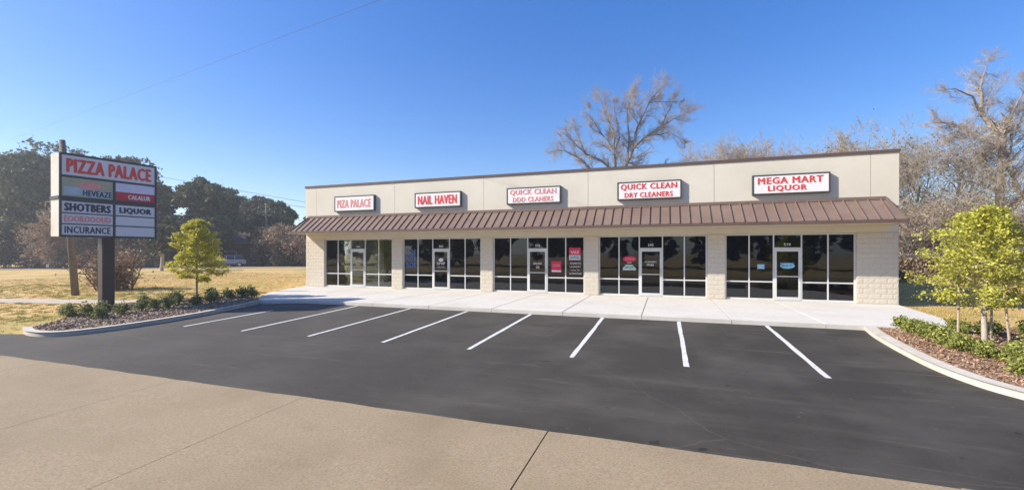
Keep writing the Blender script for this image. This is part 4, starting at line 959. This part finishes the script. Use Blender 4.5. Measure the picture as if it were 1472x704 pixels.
tt_ = rng.uniform(0, FL, 20000); P = np.array(fa)[None] + tt_[:, None]*np.array(fu)[None]; P[:, 1] += rng.normal(0, .10, len(P)); P[:, 2] += rng.uniform(0, 1.0, len(P))**.8*(1.95+.25*np.sin(tt_*1.7))
tag(link('dead_vines', leaves(P, .085, M['brushleaf'], 'dead_vines', jitter=.6), fn), 'matted dead brown vines')

# ------------------------------------------------------------------ houses far off
def house(name, label, loc, rz, w, d_, h, rh, wm, rm, wins, eave=.4, boards=False, door=None):
    r = thing(name, label, 'house', loc, rz); mb = MB(); mb.box(-w/2, -d_/2, -.2, w/2, d_/2, h)
    mb.quad((-w/2, -d_/2, h), (-w/2, 0, h+rh-.05), (-w/2, d_/2, h)); mb.quad((w/2, -d_/2, h), (w/2, d_/2, h), (w/2, 0, h+rh-.05))
    wl_ = obj('wall', mb, wm, r, local=True)
    if boards:
        for k_ in range(int(h/.18)):
            z0 = k_*.18; mb = MB(); mb.loft([[(x_, -d_/2-.030, z0), (x_, -d_/2-.002, z0), (x_, -d_/2-.002, z0+.17), (x_, -d_/2-.012, z0+.17)] for x_ in (-w/2-.01, w/2+.01)]); obj('board', mb, wm, wl_)
    mb = MB(); e = eave; k_ = rh/(d_/2)
    for sg in (-1, 1):
        a = [(-w/2-e, sg*(d_/2+e), h-e*k_), (w/2+e, sg*(d_/2+e), h-e*k_), (w/2+e, 0, h+rh), (-w/2-e, 0, h+rh)]
        b = [(x_, y_, z_+.12) for x_, y_, z_ in a]; mb.loft([a, b])
    obj('roof', mb, rm, r, local=True)
    for (x_, z_, ww, hh) in wins:
        mb = MB(); mb.box(x_-ww/2-.08, -d_/2-.06, z_-.08, x_+ww/2+.08, -d_/2-.032, z_+hh+.08); fr_ = obj('window', mb, M['clap'], r, local=True)
        for q in (0, 1):
            mb = MB(); mb.box(x_-ww/2, -d_/2-.07, z_+q*(hh/2+.02), x_+ww/2, -d_/2-.061, z_+q*(hh/2+.02)+hh/2-.03); obj('pane', mb, M['dark'], fr_)
    if door:
        mb = MB(); mb.box(door-.5, -d_/2-.06, 0, door+.5, -d_/2-.031, 2.1); obj('door', mb, M['dark'], r, local=True)
    return r
house('brick_house', 'red brick house half hidden by oaks behind the parked silver car', (-69.5, 56.5, -.1), math.radians(42), 15, 8, 3.6, 2.2, M['brick'], M['roofdark'], [(-5, 1.0, 1.2, 1.3), (-1, 1.0, 1.2, 1.3), (5, 1.0, 1.2, 1.3)], door=2)
house('pale_house', 'small pinkish house among the thickets left of the shops', (-60.5, 57.0, -.1), math.radians(40), 5, 5, 3.2, 1.8, M['pinkwall'], M['roofdark'], [(0, 1.2, 1.0, 1.1)])
house('white_house', 'white clapboard house with brown roof at the right edge', (32.6, 48.4, -.1), math.radians(-30), 8, 6, 3.1, 2.3, M['clap'], M['roofdark'], [(-3.1, .9, .7, 1.2), (-.6, .9, .9, 1.3), (3, .9, .9, 1.3)], boards=True, door=1)

# ------------------------------------------------------------------ vehicles
def car(name, label, loc, rz, paint, suv=True):
    r = thing(name, label, 'car', loc, rz, 'cars parked beyond the field'); Ln_ = 4.5; hw = .88
    low = [(-2.25, .42), (-2.27, .85), (-2.2, 1.0), (-1.25 if suv else -.95, 1.08), (1.9, 1.08), (2.22, .95), (2.25, .45)]
    rings = []
    for s_, ins in ((-1, .06), (-1, 0), (1, 0), (1, .06)): rings.append([(x_*(1-ins*.3), s_*(hw-ins), z_-ins*.3*(z_ > .8)) for x_, z_ in low])
    mb = MB(); mb.loft(rings); bd = obj('body', mb, paint, r, local=True)
    g_ = [(-1.2, 1.085), (-.55, 1.62), (1.75, 1.62), (2.1, 1.085)] if suv else [(-1.0, 1.085), (-.35, 1.45), (1.0, 1.45), (1.7, 1.085)]
    mb = MB(); mb.loft([[(x_, s_*(hw-.04-(z_-1.08)*.3), z_) for x_, z_ in g_] for s_ in (-1, 1)]); gh = obj('cabin', mb, M['dark'], r, local=True)
    top = g_[1][1]; mb = MB(); mb.box(g_[1][0], -hw+.22, top+.002, g_[2][0], hw-.22, top+.05); obj('roof', mb, paint, r, local=True)
    for x_ in (-.3 if suv else 0, .75): 
        mb = MB()
        for s_ in (-1, 1): mb.loft([[(x_-.04, s_*(hw-.035), 1.08), (x_+.04, s_*(hw-.035), 1.08), (x_+.04, s_*(hw-.2), top), (x_-.04, s_*(hw-.2), top)], [(x_-.04, s_*(hw-.01), 1.08), (x_+.04, s_*(hw-.01), 1.08), (x_+.04, s_*(hw-.17), top), (x_-.04, s_*(hw-.17), top)]])
        obj('pillar', mb, paint, r, local=True)
    for x_ in (-1.4, 1.35):
        for s_ in (-1, 1):
            mb = MB(); mb.tube([(x_, s_*(hw-.2), .34), (x_, s_*(hw+.02), .34)], .34, 18); w_ = obj('wheel', mb, M['rubber'], r, local=True)
            mb = MB(); mb.tube([(x_, s_*(hw+.021), .34), (x_, s_*(hw+.035), .34)], .21, 14); obj('rim', mb, M['steel'], w_)
    for s_ in (-1, 1):
        mb = MB(); mb.box(-2.29, s_*.62-.16, .72, -2.2, s_*.62+.16, .88); obj('headlight', mb, M['lamp'], r, local=True)
        mb = MB(); mb.box(2.19, s_*.68-.1, .75, 2.27, s_*.68+.1, 1.0); obj('tail_light', mb, M['redsign'], r, local=True)
car('parked_car', 'silver blue hatchback parked beyond the field behind the sapling', (-60.3, 46.9, gz(-60.3, 46.9)+.02), math.radians(40), M['silver'])
car('parked_car', 'dark saloon parked under the oaks behind the leaning utility pole', (-77.0, 36.0, gz(-77, 36)+.02), math.radians(24), M['black'], False)

# ------------------------------------------------------------------ poles and wires
def pole(label, base, top, r0, r1, arms=()):
    r = thing('utility_pole', label, 'utility pole', base); b, t_ = Vector(base), Vector(top)
    mb = MB(); mb.tube([b-Vector((0, 0, .2)), b.lerp(t_, .5), t_], [r0, (r0+r1)/2, r1], 12); obj('shaft', mb, M['wood'], r, smooth=True)
    for z_, ln, an in arms:
        c = b.lerp(t_, z_); dx = Vector((math.cos(an), math.sin(an), 0))*ln; mb = MB(); mb.tube([c-dx, c+dx], .06, 6); a_ = obj('crossarm', mb, M['wood'], r)
        for q in (-.9, 0.15, .9):
            mb = MB(); e = c+dx*q; mb.tube([e+Vector((0, 0, .05)), e+Vector((0, 0, .22))], [.05, .03], 7); obj('insulator', mb, M['galv'], a_)
    return r
pole('leaning weathered wooden pole standing behind the pylon sign', (-28.2, 13.6, gz(-28.2, 13.6)), (-28.85, 13.37, 7.75), .155, .12)
pole('far wooden utility pole among the oaks left of the shops', (-58.5, 51.5, -.1), (-58.5, 51.5, 9.6), .19, .13, arms=[(.87, 1.3, .6)])
def wire(label, a, b, sag, r=.012, n=24):
    a, b = Vector(a), Vector(b); mb = MB(); mb.tube([a.lerp(b, t)-Vector((0, 0, sag*4*t*(1-t))) for t in np.linspace(0, 1, n)], r, 5); return tag(obj('power_line', mb, M['wire']), label, 'wire', 'overhead wires')
wire('single overhead wire climbing from the left oaks across the open sky', (-88.2, 34.9, 17.9), (-8.1, 14.1, 12.0), .0, .007)
wire('upper of three distant wires between the pylon sign and the shops', (-98.2, 39.8, 18.3), (-43, 59.2, 8.0), .0, .028)
wire('middle of three distant wires between the pylon sign and the shops', (-88.9, 42.9, 15.0), (-43, 59.2, 7.4), .0, .028)
wire('lowest of three distant wires ending behind the shop roof', (-58.5, 49.5, 8.0), (-42, 55.3, 5.3), .0, .025)

# wood across the street, seen in the shop glass ---------------------------------
g = np.random.default_rng(77); lobes = []
for i in range(46):
    wx = -95 + i*4.0 + g.normal(0, 1.2); hh = g.uniform(8, 14)
    for q in range(4): lobes.append((wx+g.normal(0, 1.5), -42+g.normal(0, 3), hh*(.25+.22*q), 2.6, 2.6, 2.2))
tag(link('wood', leaves(crown_points(lobes, 46000, g), .75, M['oak'], 'wood', flat=.2, g=g)), 'far off dark wood across the street', 'wood', kind='stuff')
